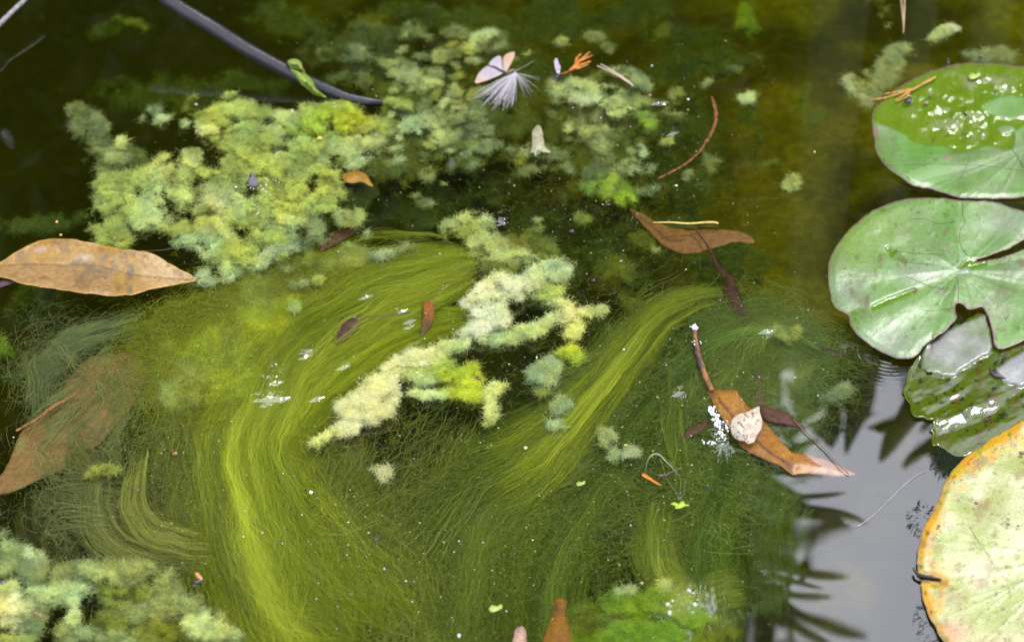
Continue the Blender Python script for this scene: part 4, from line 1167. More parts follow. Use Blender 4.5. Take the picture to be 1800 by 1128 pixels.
def z_yel(px, py, e):
    return 4.2 + 3.0 * (fbm(px, py, 110, 3, 5) - .5) + 3.0 * np.exp(-((px - 1665) ** 2 + (py - 880) ** 2) / 2200) - 2.4 * blobsum(px, py, [(1720, 880, 42, 34)]) + .4 * vein_field(px, py, 1880, 980, 15, 3) - 1.5 * sstep(12, 0, e) + 0.5 * (fbm(px, py, 25, 2, 1) - .5)


pad = empty('lily_pad', V(1760, 980), 'large pale yellowing lily pad with an orange rim and a short dark split', 'lily pad')
sheet('blade', YEL_O, M_PAD, z_yel, col_yel, pad, 6, 3.0, 0.0008, lambda x, y, e: 0.45 * blobsum(x, y, [(1700, 830, 70, 16), (1775, 780, 50, 24), (1720, 825, 20, 8)]), wavy=5, lum=.70)
tube('split', [(1606, 998), (1612, 1008), (1630, 1013), (1655, 1017)], [.6, 1.2, 1.2, .4], M_LINE, pad, 6, 6, .3, z=3.5)
tube('crease', [(1705, 925), (1720, 950), (1745, 985), (1765, 1010), (1790, 1035)], .16, surf_mat('crease', (.14, .17, .03)), pad, 5, 6, .4, z=5.1)

# dark strands imitating the reflection of the yellow pad's curled rim
M_RIM_MIRROR = surf_mat('dark_rim_mirror', (0.012, 0.018, 0.008), rough=0.5, spec=0.2)
for (cx, cy, rx, ry, lab) in [(1622, 915, 28, 32, 'dark spiky tuft of weed under the left rim of the yellowed lily pad, above its split'), (1640, 1090, 34, 46, 'dark spiky tuft of weed under the lower left rim of the yellowed lily pad'), (1662, 815, 26, 26, 'dark strands imitating a rim reflection between the sunken and the yellowed lily pad')]:
    N = 420
    a = rng.uniform(0, 2 * math.pi, N); q = np.sqrt(rng.random(N)) * .85
    x, y = cx + np.cos(a) * q * rx, cy + np.sin(a) * q * ry
    K = 5
    tt = np.linspace(0, 1, K)
    ln = rng.uniform(4, 11, N)
    X = x[:, None] + np.cos(a)[:, None] * ln[:, None] * tt
    Yy = y[:, None] + np.sin(a)[:, None] * ln[:, None] * tt + 0 * tt
    o = curves('rim_mirror', W(X, Yy, np.minimum(-0.2 - 2 * rng.random((N, 1)) + 1.5 * tt * rng.random((N, 1)), 1.0) * 1e-3), 0.0007 * rng.uniform(.6, 1.2, (N, 1)) * np.array([1, 1, .9, .6, .15]), np.tile([0.012, .018, .008], (N, 1)))
    tag(o, lab, 'water weed', kind='stuff')

# --- the big tan leaf on the left
def midrib_d(px, py, pts):
    c = crom(pts, 8)
    return seg_d(px, py, [tuple(a) for a in c])


TAN_RIB = [(0, 467), (60, 464), (110, 466), (165, 466), (230, 482), (290, 489), (343, 491)]
TAN_O = [(-40, 480), (4, 458), (40, 437), (70, 423), (110, 419), (150, 424), (200, 436), (240, 440), (268, 446), (310, 470), (344, 490), (320, 498), (270, 508), (225, 518), (190, 520), (130, 512), (80, 505), (35, 496), (5, 488)]


def col_tan(px, py, e):
    c = mixc((0.200, 0.102, 0.010), (0.215, 0.130, 0.030), fbm(px, py, 40, 4, 1))
    c = mixc(c, (0.29, 0.215, 0.105), 0.8 * sstep(180, 330, px) * (0.5 + fbm(px, py, 30, 3, 2)))
    up = py < np.interp(px, [p[0] for p in TAN_RIB], [p[1] for p in TAN_RIB])
    c = mixc(c, (0.20, 0.125, 0.06), 0.6 * (~up) * (px < 200))
    sv = np.abs(np.sin((px - 1.6 * np.abs(py - np.interp(px, [p[0] for p in TAN_RIB], [p[1] for p in TAN_RIB]))) / 9.5 + 2 * fbm(px, py, 40, 2, 4)))
    c = mixc(c, (0.15, 0.085, 0.03), 0.35 * sstep(.22, .05, sv) * (e > 4))
    c = mixc(c, (0.12, 0.07, 0.025), .7 * sstep(.58, .72, fbm(px, py, 20, 4, 6)))
    mould = blobsum(px, py, [(165, 476, 45, 10), (230, 478, 14, 16), (228, 508, 9, 12), (145, 460, 30, 10), (190, 455, 20, 8), (65, 440, 10, 6)])
    c = mixc(c, (0.10, 0.085, 0.05), 0.95 * mould * sstep(.36, .56, fbm(px, py, 9, 3, 5)))
    c = mixc(c, (0.32, 0.27, 0.20), 0.5 * blobsum(px, py, [(72, 438, 9, 5), (150, 452, 14, 6)]))
    c = mixc(c, (0.10, 0.06, 0.025), 0.8 * sstep(2.0, .6, midrib_d(px, py, TAN_RIB)))
    return mixc(c, (0.27, 0.16, 0.03), 0.6 * sstep(5, 1, e))


leaf = sheet('leaf', TAN_O, M_LEAF, lambda x, y, e: 3.5 + 3.0 * np.exp(-((x - 150) / 170) ** 2) + 0.14 * np.clip(midrib_d(x, y, TAN_RIB), 0, 40) + 3.0 * (fbm(x, y, 50, 3, 3) - .5) + 1.5 * sstep(12, 0, e) * np.sin(x / 17), col_tan, None, 6, 2.2, .0006, wavy=5, lum=.88)
tag(leaf, 'large tan and brown pointed leaf floating on the algae at the left edge', 'leaf')

# drowned brown leaf below it
D_O = [(278, 604), (262, 612), (230, 620), (190, 622), (155, 630), (125, 660), (95, 705), (60, 738), (38, 758), (20, 800), (0, 835), (-30, 870), (20, 862), (60, 846), (110, 824), (150, 800), (190, 762), (220, 728), (250, 680)]
leaf = sheet('leaf', D_O, M_DROWNED, lambda x, y, e: -7 + .06 * np.clip(e, 0, 30) + 1.2 * (fbm(x, y, 40, 3, 3) - .5), lambda x, y, e: mixc(mixc((0.190, 0.120, 0.040), (0.145, 0.080, 0.032), fbm(x, y, 40, 4, 2)), (0.16, .16, .06), .5 * sstep(.5, .7, fbm(x, y, 25, 3, 5))), None, 6, 5, .0006, wavy=6, lum=.8)
tag(leaf, 'large brown leaf drowned under pale algae threads at lower left', 'leaf')
# thin veil of algae over it
silk('algae_veil', 'thin veil of pale algae threads lying over the large drowned leaf', [([(250, 620, 40), (190, 680, 60), (140, 730, 60), (60, 800, 50)], 260, -2, 2, (.13, .15, .05), (.10, .12, .04), (.1, .4)), ([(180, 640, 50), (200, 720, 60), (170, 800, 40)], 240, -2, 2, (.14, .16, .05), (.10, .12, .04), (.1, .4))], 6)

# brown leaf under the straw-coloured needle
M_O = [(1108, 370), (1128, 374), (1150, 388), (1185, 400), (1215, 405), (1260, 404), (1290, 404), (1312, 410), (1327, 424), (1318, 428), (1295, 425), (1270, 433), (1235, 441), (1205, 446), (1180, 440), (1155, 420), (1130, 395)]
RIB2 = [(1110, 372), (1150, 400), (1178, 422), (1240, 420), (1310, 414)]
leaf = sheet('leaf', M_O, M_DROWNED, lambda x, y, e: -11 + 6.0 * sstep(1130, 1300, x) + .05 * np.clip(e, 0, 20) + .8 * (fbm(x, y, 30, 2, 1) - .5), lambda x, y, e: mixc(mixc((0.120, 0.066, 0.024), (0.16, .078, .024), fbm(x, y, 25, 4, 2)), (.05, .025, .012), .7 * sstep(3, 1, midrib_d(x, y, RIB2)) * (x < 1200)), None, 6, 4, .0006, wavy=6, lum=.8)
tag(leaf, 'reddish brown leaf drowned just beneath the straw-coloured pine needle', 'leaf')

# dark small leaf with stalk in the bundle
lf = empty('leaf', V(612, 576), 'small dark maroon leaf with a thin stalk, caught in the silky bundle', 'leaf')
sheet('blade', [(583, 590), (590, 572), (602, 556), (618, 549), (634, 550), (642, 555), (636, 570), (622, 585), (605, 600), (592, 606), (584, 600)], M_DROWNED, lambda x, y, e: -1.8 + .12 * np.clip(e, 0, 14), lambda x, y, e: mixc((.040, .020, .014), (.075, .055, .03), sstep(.45, .7, fbm(x, y, 7, 3, 2)) * sstep(585, 640, x + (y - 575))), lf, 5, 3, .0006)
tube('stalk', [(640, 556), (680, 554), (705, 551), (722, 549)], [.35, .3, .35, .6], surf_mat('dark_stalk', (.03, .018, .010)), lf, 6, 6, .3, z=1.0)
lf = sheet('leaf_sliver', [(744, 530), (752, 529), (762, 532), (763, 552), (760, 566), (752, 580), (744, 590), (737, 586), (742, 566), (745, 548)], M_DROWNED, lambda x, y, e: -0.8 - .06 * np.clip(y - 550, 0, 60), lambda x, y, e: mixc((.16, .06, .014), (.06, .04, .015), sstep(545, 575, y)), None, 5, 4, .0006)
tag(lf, 'rust-red sliver of leaf standing between the silky bundle and the cream ridge', 'leaf')

# orange leaf fragment under the lumpy mat
lf = sheet('leaf_fragment', [(601, 306), (612, 302), (622, 292), (632, 300), (644, 306), (651, 318), (656, 327), (648, 326), (636, 320), (618, 322), (604, 318)], M_WETLEAF, lambda x, y, e: 1.0 + .2 * np.clip(e, 0, 12), lambda x, y, e: mixc((.20, .11, .012), (.14, .075, .014), fbm(x, y, 10, 3, 2)), None, 5, 3, .0006)
tag(lf, 'curled orange leaf fragment hanging at the right edge of the lumpy mat', 'leaf')
lf = sheet('leaf', [(556, 430), (572, 415), (595, 403), (620, 398), (634, 394), (626, 408), (606, 420), (585, 432), (565, 441)], M_DROWNED, lambda x, y, e: -6 + .1 * e, lambda x, y, e: mixc((.065, .028, .014), (.04, .022, .012), fbm(x, y, 10, 3, 2)), None, 5, 4, .0006)
tag(lf, 'dark red-brown leaf drowned between the lumpy mat and the silky bundle', 'leaf')

# twisted dark stem-leaf
tw = empty('twisted_leaf', V(1260, 480), 'dark brown twisted leaf with a long thin stalk, standing under the straw-coloured needle', 'leaf')
M_TW = surf_mat('twisted_dark', attr=True, rough=.5, spec=.08, nscale=250, namp=.4, bump=.5)
tube('stalk', [(1217, 396), (1228, 410), (1241, 428), (1251, 445)], [.55, .75, .9, 1.1], surf_mat('dark_stem', (.04, .02, .009), rough=.5, spec=.1), tw, 7, 6, .2, z=-1.5)
sheet('blade', [(1246, 436), (1254, 444), (1263, 462), (1276, 476), (1291, 486), (1294, 502), (1304, 524), (1316, 544), (1328, 566), (1324, 584), (1304, 582), (1292, 560), (1281, 540), (1273, 520), (1271, 502), (1274, 490), (1263, 478), (1254, 460)], M_TW, lambda x, y, e: -2.5 + .2 * np.clip(e, 0, 9) - .03 * np.clip(y - 520, 0, 60), lambda x, y, e: mixc((.036, .018, .008), (.05, .026, .010), fbm(x, y, 10, 3, 1)), tw, 5, 3, .0008, wavy=4, lum=.55)
lf = sheet('leaf_sliver', [(1432, 606), (1445, 609), (1462, 613), (1478, 618), (1487, 625), (1474, 627), (1455, 625), (1440, 619)], M_TW, lambda x, y, e: -2 + .1 * e, lambda x, y, e: mixc((.018, .012, .008), (.03, .016, .010), fbm(x, y, 8, 2, 1)), None, 5, 3, .0006)
tag(lf, 'small black-brown leaf sliver afloat left of the middle lily pad rim', 'leaf')

# twig with frothy tip
M_TWIG = surf_mat('wet_twig', attr=True, rough=.5, spec=.4, nscale=500, namp=.45, bump=.8, bscale=900)
M_FOAM = surf_mat('foam', (0.42, 0.42, 0.44), rough=.12, spec=.8, nscale=300, namp=.2, bump=0)


def twig(name, pts, rad, ca, cb, label, cat, parent=None, seg=8, rnd=.5, z=1.0):
    ob = tube(name, pts, rad, M_TWIG, parent, seg, 10, rnd, z)
    n = len(ob.data.vertices)
    co = np.zeros(n * 3); ob.data.vertices.foreach_get('co', co)
    px_, py_ = PX(co.reshape(-1, 3))
    vcol(ob.data, mixc(ca, cb, sstep(.35, .65, fbm(px_, py_, 11, 3, 2))))
    return tag(ob, label, cat) if label else ob


def bubbles(name, spots, m, parent=None, flat=0.7):
    """a cluster of touching froth bubbles: (x, y, radius mm, z mm)"""
    bm = bmesh.new()
    for (x, y, r, z) in spots:
        bmesh.ops.create_icosphere(bm, subdivisions=2, radius=r * 1e-3, matrix=Matrix.Translation(V(x, y, z * 1e-3)) @ Matrix.Diagonal((1, 1, flat, 1)))
    me = bpy.data.meshes.new(name)
    bm.to_mesh(me); bm.free()
    return link(name, me, m, parent)


tg_ = empty('twig', V(1232, 630), 'dark twig with white froth on its tip, rising towards the orange-brown leaf', 'twig')
twig('stem', [(1220, 574), (1223, 600), (1230, 632), (1240, 660), (1252, 686)], [1.5, 1.7, 2.3, 2.0, 1.8], (.03, .014, .010), (.15, .06, .014), None, None, tg_, z=1.4)
bubbles('froth', [(1220 + rng.normal(0, 4), 575 + rng.normal(0, 3), rng.uniform(.6, 1.3), 2.5) for _ in range(14)] + [(1222 + rng.normal(0, 5), 602 + rng.normal(0, 3), rng.uniform(.4, .9), 2.5) for _ in range(8)], M_FOAM, tg_)

# orange-brown leaf by the mirrored sky
OL = empty('leaf', V(1330, 745), 'orange-brown curled leaf with a dark veined twist, running into the mirrored sky', 'leaf')
O1 = [(1241, 688), (1252, 684), (1275, 685), (1294, 686), (1304, 700), (1322, 720), (1345, 742), (1362, 762), (1386, 790), (1400, 796), (1430, 800), (1462, 812), (1490, 826), (1503, 834), (1470, 836), (1440, 834), (1412, 834), (1392, 832), (1370, 818), (1340, 806), (1310, 790), (1296, 772), (1280, 752), (1262, 724), (1250, 700)]
RIB3 = [(1262, 700), (1300, 745), (1345, 788), (1385, 815)]
sheet('blade', O1, M_WETLEAF, lambda x, y, e: -.6 + .10 * np.clip(e, 0, 16) + 2.0 * np.exp(-((x - 1385) / 30) ** 2) - 1.6 * sstep(1400, 1500, x) + .8 * (fbm(x, y, 25, 3, 2) - .5),
      lambda x, y, e: mixc(mixc(mixc((.230, .105, .014), (.150, .065, .014), fbm(x, y, 30, 4, 2)), (.050, .022, .010), np.maximum(.85 * sstep(3.5, 1, midrib_d(x, y, RIB3)), .8 * blobsum(x, y, [(1388, 818, 8, 8), (1250, 692, 12, 8)]))), (.24, .11, .06), .5 * sstep(1400, 1440, x)), OL, 5, 3, .0007, wavy=5, lum=.8)
sheet('folded_lobe', [(1338, 712), (1352, 716), (1375, 722), (1398, 738), (1415, 752), (1400, 750), (1372, 744), (1350, 740), (1338, 730)], M_TW, lambda x, y, e: .4 + .1 * np.clip(e, 0, 8), lambda x, y, e: mixc((.07, .03, .02), (.04, .02, .012), fbm(x, y, 9, 2, 2)), OL, 5, 3, .0007, lum=.7)
tube('stalk', [(1395, 738), (1420, 762), (1450, 790), (1475, 818), (1492, 832)], [.5, .5, .45, .45, .4], surf_mat('red_stalk', (.09, .04, .03), rough=.4), OL, 6, 6, .2, z=1.6)
sheet('dark_shred', [(1325, 660), (1338, 655), (1346, 690), (1350, 716), (1340, 724), (1322, 716), (1318, 696), (1328, 684)], M_TW, lambda x, y, e: -2.2 + .1 * e, lambda x, y, e: mixc((.05, .022, .014), (.03, .018, .012), fbm(x, y, 9, 2, 2)), OL, 5, 4, .0006)

lf = sheet('leaf_sliver', [(1197, 766), (1212, 752), (1232, 742), (1246, 735), (1240, 752), (1222, 764), (1208, 772), (1204, 785), (1197, 778)], M_TW, lambda x, y, e: -2 + .1 * e, lambda x, y, e: mixc((.05, .022, .012), (.022, .012, .008), fbm(x, y, 9, 2, 2)), None, 5, 3, .0006)
tag(lf, 'dark brown leaf sliver lying left of the white froth', 'leaf')

# white papery seed
SEED_O = [(1284, 748), (1288, 735), (1298, 727), (1312, 724), (1324, 718), (1334, 714), (1336, 724), (1340, 738), (1339, 752), (1332, 764), (1326, 776), (1316, 780), (1308, 775), (1300, 774), (1288, 766)]


def col_seed(px, py, e):
    c = mixc((.38, .33, .25), (.30, .24, .17), fbm(px, py, 14, 4, 2))
    v = np.zeros(px.shape)
    for k in range(7):
        v = np.maximum(v, sstep(1.3, .3, seg_d(px, py, [(1334, 716), (1318, 742), (1288 + k * 7.5, 778 - abs(k - 3) * 4)])))
    c = mixc(c, (.15, .10, .06), .6 * v * (.4 + fbm(px, py, 8, 2, 1)))
    return mixc(c, (.06, .04, .03), .9 * specks(px, py, 4, .68, 3))


sd = sheet('papery_seed', SEED_O, M_LEAF, lambda x, y, e: 4.5 + .35 * np.clip(e, 0, 14) + .9 * np.abs(fbm(x, y, 12, 2, 2) - .5), col_seed, None, 5, 2.2, .0006)
tag(sd, 'papery cream seed case with fine veins, lying on the orange-brown leaf', 'seed case')
fo = bubbles('froth', [(1248 + k * 1.6 + rng.normal(0, 4), 716 + k * 2.9 + rng.normal(0, 3), rng.uniform(.5, 1.7), 2.5) for k in range(17) for _ in range(2)], M_FOAM)
tag(fo, 'streak of white froth bubbles on the orange-brown leaf beside the papery seed', 'froth', kind='stuff')
fo = bubbles('froth', [(1236 + k * 3 + rng.normal(0, 2), 778 + rng.normal(0, 2.5), rng.uniform(.4, 1.1), 1) for k in range(9)], M_FOAM)
tag(fo, 'small row of white froth below the papery seed', 'froth', kind='stuff')

# bottom edge leaves
lf = sheet('leaf', [(974, 1052), (984, 1049), (995, 1055), (997, 1066), (996, 1078), (1004, 1096), (1012, 1112), (1018, 1140), (1000, 1160), (960, 1160), (952, 1135), (958, 1108), (968, 1086), (969, 1066)], M_DROWNED, lambda x, y, e: -4.0 + .15 * np.clip(e, 0, 16), lambda x, y, e: mixc(mixc((.200, .095, .012), (.145, .06, .012), fbm(x, y, 18, 4, 2)), (.06, .03, .012), .8 * blobsum(x, y, [(974, 1068, 12, 14)])), None, 5, 4, .0006, wavy=5, lum=.8)
tag(lf, 'orange-brown leaf cut by the bottom edge of the view', 'leaf')
st = twig('wood_stub', [(915, 1106), (914, 1118), (913, 1150)], [3.2, 4.4, 4.6], (.22, .14, .09), (.16, .09, .06), 'blunt pinkish stub of wood at the bottom edge, left of the orange-brown leaf', 'wood stub', None, 10, .25, 1)

# black hose with the green leaf on it
M_HOSE = surf_mat('black_rubber', (0.008, 0.008, 0.010), rough=.34, spec=.34, nscale=350, namp=.5, bump=.5, bscale=700)
HP = [(240, -40, 60), (285, -8, 50), (330, 22, 42), (380, 52, 33), (430, 84, 25), (480, 112, 17), (530, 138, 10), (575, 158, 5), (610, 172, 1), (650, 180, -3), (680, 182, -7)]
ho = tube('hose', HP, [6.6, 6.6, 6.6, 6.5, 6.4, 6.2, 6.0, 5.6, 5.2, 4.6, 3.6], M_HOSE, None, 16, 8, .06)
tag(ho, 'smooth black hose slanting into the water from the top left', 'hose')
sp = tube('stick', [(-25, 70, 20), (0, 42, 20), (22, 20, 22), (45, -2, 24), (60, -20, 26)], [2.6, 2.4, 2.2, 2.4, 2.4], surf_mat('grey_stick', (.13, .12, .12), rough=.6, nscale=200, namp=.5, bump=.6, bscale=300), None, 8, 8, .3)
tag(sp, 'thin grey stick crossing the top left corner', 'stick')
M_GREEN = surf_mat('fresh_green', attr=True, rough=.45, spec=.4, nscale=300, namp=.2, bump=.3, transl=.2)
gl_ = empty('curled_leaf', V(535, 140, .02), 'bright green curled leaf stuck to the black hose', 'leaf')
sheet('blade', [(508, 112), (518, 118), (530, 122), (540, 132), (550, 142), (556, 155), (566, 164), (574, 171), (562, 168), (552, 165), (540, 155), (528, 146), (520, 136), (512, 126)], M_GREEN, lambda x, y, e: 22 - .22 * np.clip(x - 508, 0, 70) + .9 * np.clip(e, 0, 7), lambda x, y, e: mixc((.11, .19, .012), (.15, .22, .03), fbm(x, y, 12, 3, 2)), gl_, 5, 2.5, .001)
sheet('curl', [(505, 108), (512, 104), (522, 104), (530, 110), (532, 118), (536, 126), (528, 124), (520, 120), (510, 118)], M_GREEN, lambda x, y, e: 24 + .9 * np.clip(e, 0, 7), lambda x, y, e: mixc(mixc((.13, .20, .03), (.17, .22, .05), fbm(x, y, 9, 3, 2)), (.16, .07, .03), blobsum(x, y, [(533, 124, 4, 3)])), gl_, 5, 2.5, .001)

# moth and plume
M_WING = surf_mat('moth_wing', attr=True, rough=.6, spec=.2, nscale=500, namp=.10, bump=.2, transl=.15)


def zc(ox, oy, sc, pts):
    return [(ox + x / sc, oy + y / sc) for x, y in pts]


mo = empty('moth', V(890, 125, .004), 'pale buff and lilac moth with spread wings lying on the algae', 'moth')
LI, BU = (.26, .23, .255), (.33, .22, .14)
for pts, z0_, ca, cb in [([(140, 610), (150, 560), (200, 460), (300, 360), (380, 330), (430, 350), (560, 430), (605, 455), (480, 520), (300, 590), (180, 625)], 5, LI, BU),
                         ([(368, 312), (450, 210), (540, 170), (585, 230), (608, 360), (604, 415), (480, 350)], 7, LI, (.27, .22, .24)),
                         ([(612, 400), (605, 300), (612, 200), (660, 140), (780, 105), (797, 140), (760, 250), (700, 370), (660, 425)], 8, BU, (.34, .22, .16))]:
    q = zc(820, 80, 9.4, pts)
    cyl = np.mean([p[1] for p in q])
    sheet('wing', q, M_WING, lambda x, y, e, z0_=z0_: z0_ + .04 * np.abs(x - 885) + .15 * np.clip(e, 0, 4), lambda x, y, e, ca=ca, cb=cb, cyl=cyl: mixc(mixc(ca, cb, sstep(-3, 9, y - cyl + (845 - x) * .25)), (.32, .29, .28), .5 * sstep(.5, .7, fbm(x, y, 6, 2, 1))), mo, 5, 1.8, .0003)
M_BODY = surf_mat('moth_body', (.13, .10, .075), rough=.8, spec=.1, nscale=900, namp=.4, bump=.5)
tube('body', [(882, 121), (888, 126), (894, 127), (900, 124), (905, 123)], [.7, 1.5, 1.7, 1.3, .7], M_BODY, mo, 8, 5, .2, z=5)
tube('antenna', [(905, 123), (909, 120), (913, 116)], .12, M_BODY, mo, 5, 4, z=6)
pl = empty('seed_plume', V(906, 128, .004), 'silky white seed plume fanned out beneath the moth', 'seed plume')
M_SILKW = algae_mat('plume_silk', .3)
fil = []
for k in range(70):
    u = k / 69
    ex = np.interp(u, [0, .25, .5, .75, 1], [60, 250, 400, 520, 800]) + rng.normal(0, 25)
    ey = np.interp(u, [0, .25, .5, .75, 1], [860, 980, 1030, 1020, 1030]) + rng.normal(0, 40)
    sh = rng.uniform(.65, 1.0)
    a, b_ = np.array([812 + rng.normal(0, 5), 455 + rng.normal(0, 5)]), np.array([ex, ey])
    mid = a + (b_ - a) * .5 + np.array([rng.normal(-25 + 60 * u, 20), -20 + rng.normal(0, 15)])
    tt = np.linspace(0, sh, 8)[:, None]
    q = (1 - tt) ** 2 * a + 2 * tt * (1 - tt) * mid + tt ** 2 * b_
    fil.append(W(820 + q[:, 0] / 9.4, 80 + q[:, 1] / 9.4, (4.5 - 2.5 * tt[:, 0] + rng.normal(0, .5)) * 1e-3))
for _ in range(26):
    a = np.array([815, 460]); ang = rng.uniform(.1, 1.2); ln = rng.uniform(150, 420)
    tt = np.linspace(0, 1, 8)[:, None]
    q = a + tt * ln * np.array([math.cos(ang), math.sin(ang)]) + tt ** 2 * np.array([0, 40])
    fil.append(W(820 + q[:, 0] / 9.4, 80 + q[:, 1] / 9.4, 3e-3 + 0 * tt[:, 0]))
fil = np.array(fil)
curves('silk', fil, np.r_[np.full(70, .00019), np.full(26, .00008)][:, None] * np.linspace(1.2, .6, 8)[None], np.tile([.42, .40, .42], (len(fil), 1)), pl, M_SILKW).matrix_parent_inverse = Matrix.Translation(-Vector(pl.location))
tube('beak', [(904, 126), (912, 122), (922, 117), (932, 111), (940, 106)], [.5, .25, .2, .2, .1], surf_mat('plume_beak', (.16, .18, .13)), pl, 6, 5, z=4.5)


def ell(name, x, y, z, rx, ry, rz, m, parent=None, rot=0.0, tilt=0.0, sub=2):
    """an ellipsoid (mm) at a photograph point, turned by rot degrees in plan"""
    bm = bmesh.new()
    bmesh.ops.create_icosphere(bm, subdivisions=sub, radius=1, matrix=Matrix.Translation(V(x, y, z * 1e-3)) @ Matrix.Rotation(math.radians(rot), 4, 'Z') @ Matrix.Rotation(math.radians(tilt), 4, 'Y') @ Matrix.Diagonal((rx * 1e-3, ry * 1e-3, rz * 1e-3, 1)))
    me = bpy.data.meshes.new(name)
    bm.to_mesh(me); bm.free()
    return link(name, me, m, parent)


# wasp
M_BLK = surf_mat('insect_black', (.010, .010, .012), rough=.25, spec=.6, nscale=800, bump=.3)
M_YBAND = surf_mat('insect_yellow', (.26, .20, .02), rough=.4)
M_FLYW = surf_mat('insect_wing', (.24, .20, .24), rough=.3, spec=.6, bump=0)
wa_ = empty('wasp', V(978, 130, .003), 'small black and yellow wasp with raised pinkish wings beside the orange sprig', 'insect')
tube('abdomen', [(982, 116), (981, 121), (980, 127), (978, 131)], [1.2, 2.0, 2.1, 1.1], M_BLK, wa_, 9, 5, z=3)
tube('yellow_band', [(982, 119), (981.4, 121.5)], [2.1, 2.2], M_YBAND, wa_, 10, 3, z=3.1)
ell('thorax', 979, 135, 3, 2.1, 2.4, 1.8, M_BLK, wa_)
ell('head', 975, 140, 3, 1.5, 1.2, 1.3, M_BLK, wa_)
for q in ([(980, 130), (976, 120), (974, 108), (977, 102), (981, 106), (982, 118)], [(983, 131), (985, 120), (983, 112), (980, 116), (981, 126)]):
    sheet('wing', q, M_FLYW, lambda x, y, e: 5 + .12 * (135 - y), lambda x, y, e: mixc((.24, .2, .24), (.3, .26, .3), fbm(x, y, 5, 2, 1)), wa_, 4, 2, .0002)
for (a, b_, c_) in [((977, 136), (970, 141), (965, 148)), ((978, 138), (974, 146), (968, 151)), ((982, 136), (988, 134), (994, 138)), ((982, 132), (990, 128), (998, 129)), ((976, 134), (969, 132), (963, 136))]:
    tube('leg', [(*a, 2.5), (*b_, 3), (*c_, 1)], .22, M_BLK, wa_, 5, 4)

# conifer scraps
M_CYP = surf_mat('conifer_scale', attr=True, rough=.6, spec=.25, nscale=350, namp=.3, bump=.5, bscale=700)


def sprig(name, label, axes, ca, cb, parent=None, scale=1.0):
    """scale-leaved twigs: overlapping pointed scales along each axis ((x, y, z)..., width mm)"""
    V_, F2, Cc = [], [], []
    for pts, wmm in axes:
        p = np.array([(q[0], q[1], q[2] if len(q) > 2 else 2.5) for q in pts], float)
        c = crom(p, 14)
        P = W(c[:, 0], c[:, 1], c[:, 2] * 1e-3)
        L_ = np.r_[0, np.cumsum(np.linalg.norm(np.diff(P, axis=0), axis=1))]
        nsc = max(4, int(L_[-1] / (wmm * 0.8e-3)))
        for i in range(nsc):
            s_ = L_[-1] * (i + .5) / nsc
            b0 = np.array([np.interp(s_, L_, P[:, k]) for k in range(3)])
            b1 = np.array([np.interp(min(s_ + 2e-3, L_[-1]), L_, P[:, k]) for k in range(3)])
            tdir = b1 - b0
            if np.linalg.norm(tdir) < 1e-6: tdir = P[-1] - P[-2]
            tdir /= np.linalg.norm(tdir) + 1e-12
            sd_ = np.cross(tdir, [0, 0, 1.0]); sd_ /= np.linalg.norm(sd_) + 1e-9
            w_ = wmm * 1e-3 * (1 - .45 * i / nsc) * rng.uniform(.6, 1.35)
            for sg in (-1, 1):
                o_v = len(V_)
                tip = b0 + tdir * w_ * 1.5 + sd_ * sg * w_ * .75
                V_ += [b0 - tdir * w_ * .5, b0 + sd_ * sg * w_ * .7, tip, b0 + tdir * w_ * .9, b0 + np.array([0, 0, w_ * .75]) + tdir * w_ * .2]
                F2 += [[o_v, o_v + 1, o_v + 4], [o_v + 1, o_v + 2, o_v + 4], [o_v + 2, o_v + 3, o_v + 4], [o_v + 3, o_v, o_v + 4]]
                Cc += [mixc(ca, cb, np.array(rng.random()))] * 5
    me = from_np(name, V_, F2)
    vcol(me, np.array(Cc))
    return tag(link(name, me, M_CYP, parent, False), label, 'conifer sprig' if label else None)


OR1, OR2 = (.36, .14, .018), (.24, .075, .012)
sprig('conifer_sprig', 'bright orange flat conifer sprig on the water right of the wasp', [([(1002, 124), (1010, 116), (1022, 104), (1036, 92)], 2.2), ([(1008, 118), (1020, 114), (1038, 108)], 1.8), ([(1006, 121), (1018, 119), (1034, 113)], 1.8), ([(1012, 112), (1014, 102), (1020, 96)], 1.6), ([(1016, 108), (1028, 103), (1040, 98)], 1.8), ([(986, 130), (996, 127), (1004, 123)], .8)], OR1, OR2)
sprig('conifer_sprig', 'pale orange branched conifer sprig lying on the rim of the upper lily pad', [([(1645, 135, 6), (1630, 143, 6), (1612, 153, 6), (1600, 159, 6), (1575, 166, 5), (1550, 173, 4), (1528, 175, 3)], 1.7), ([(1604, 156, 6), (1585, 160, 6), (1565, 163, 5), (1556, 165, 5)], 1.3), ([(1600, 159, 6), (1588, 168, 6), (1574, 176, 5)], 1.2), ([(1598, 162, 6), (1594, 170, 5), (1576, 178, 5)], 1.0)], (.36, .18, .055), (.28, .12, .03))
sprig('rusty_twig', 'curved rusty brown conifer twig floating in the open water', [([(1251, 170, -1), (1257, 190, 0), (1258, 210, 1), (1252, 230, 1.5), (1242, 248, 1.5), (1228, 268, 1.5), (1205, 288, 1.5), (1180, 302, 1.5), (1158, 313, 1)], 2.1)], (.17, .055, .010), (.055, .022, .010))
sprig('orange_scrap', 'short bright orange conifer scrap left of the lime duckweed', [([(1129, 833), (1138, 838), (1150, 846), (1161, 852)], 1.7)], (.42, .15, .015), (.30, .09, .01))
sprig('rusty_sliver', 'orange and dark brown twig sliver lying across the drowned leaf', [([(28, 757, 0), (60, 738, 0), (90, 718, 0), (115, 703, 0), (137, 686, 1)], 1.4), ([(80, 722, 0), (105, 706, 0), (130, 694, 1)], 1.3)], (.17, .07, .014), (.07, .03, .010))
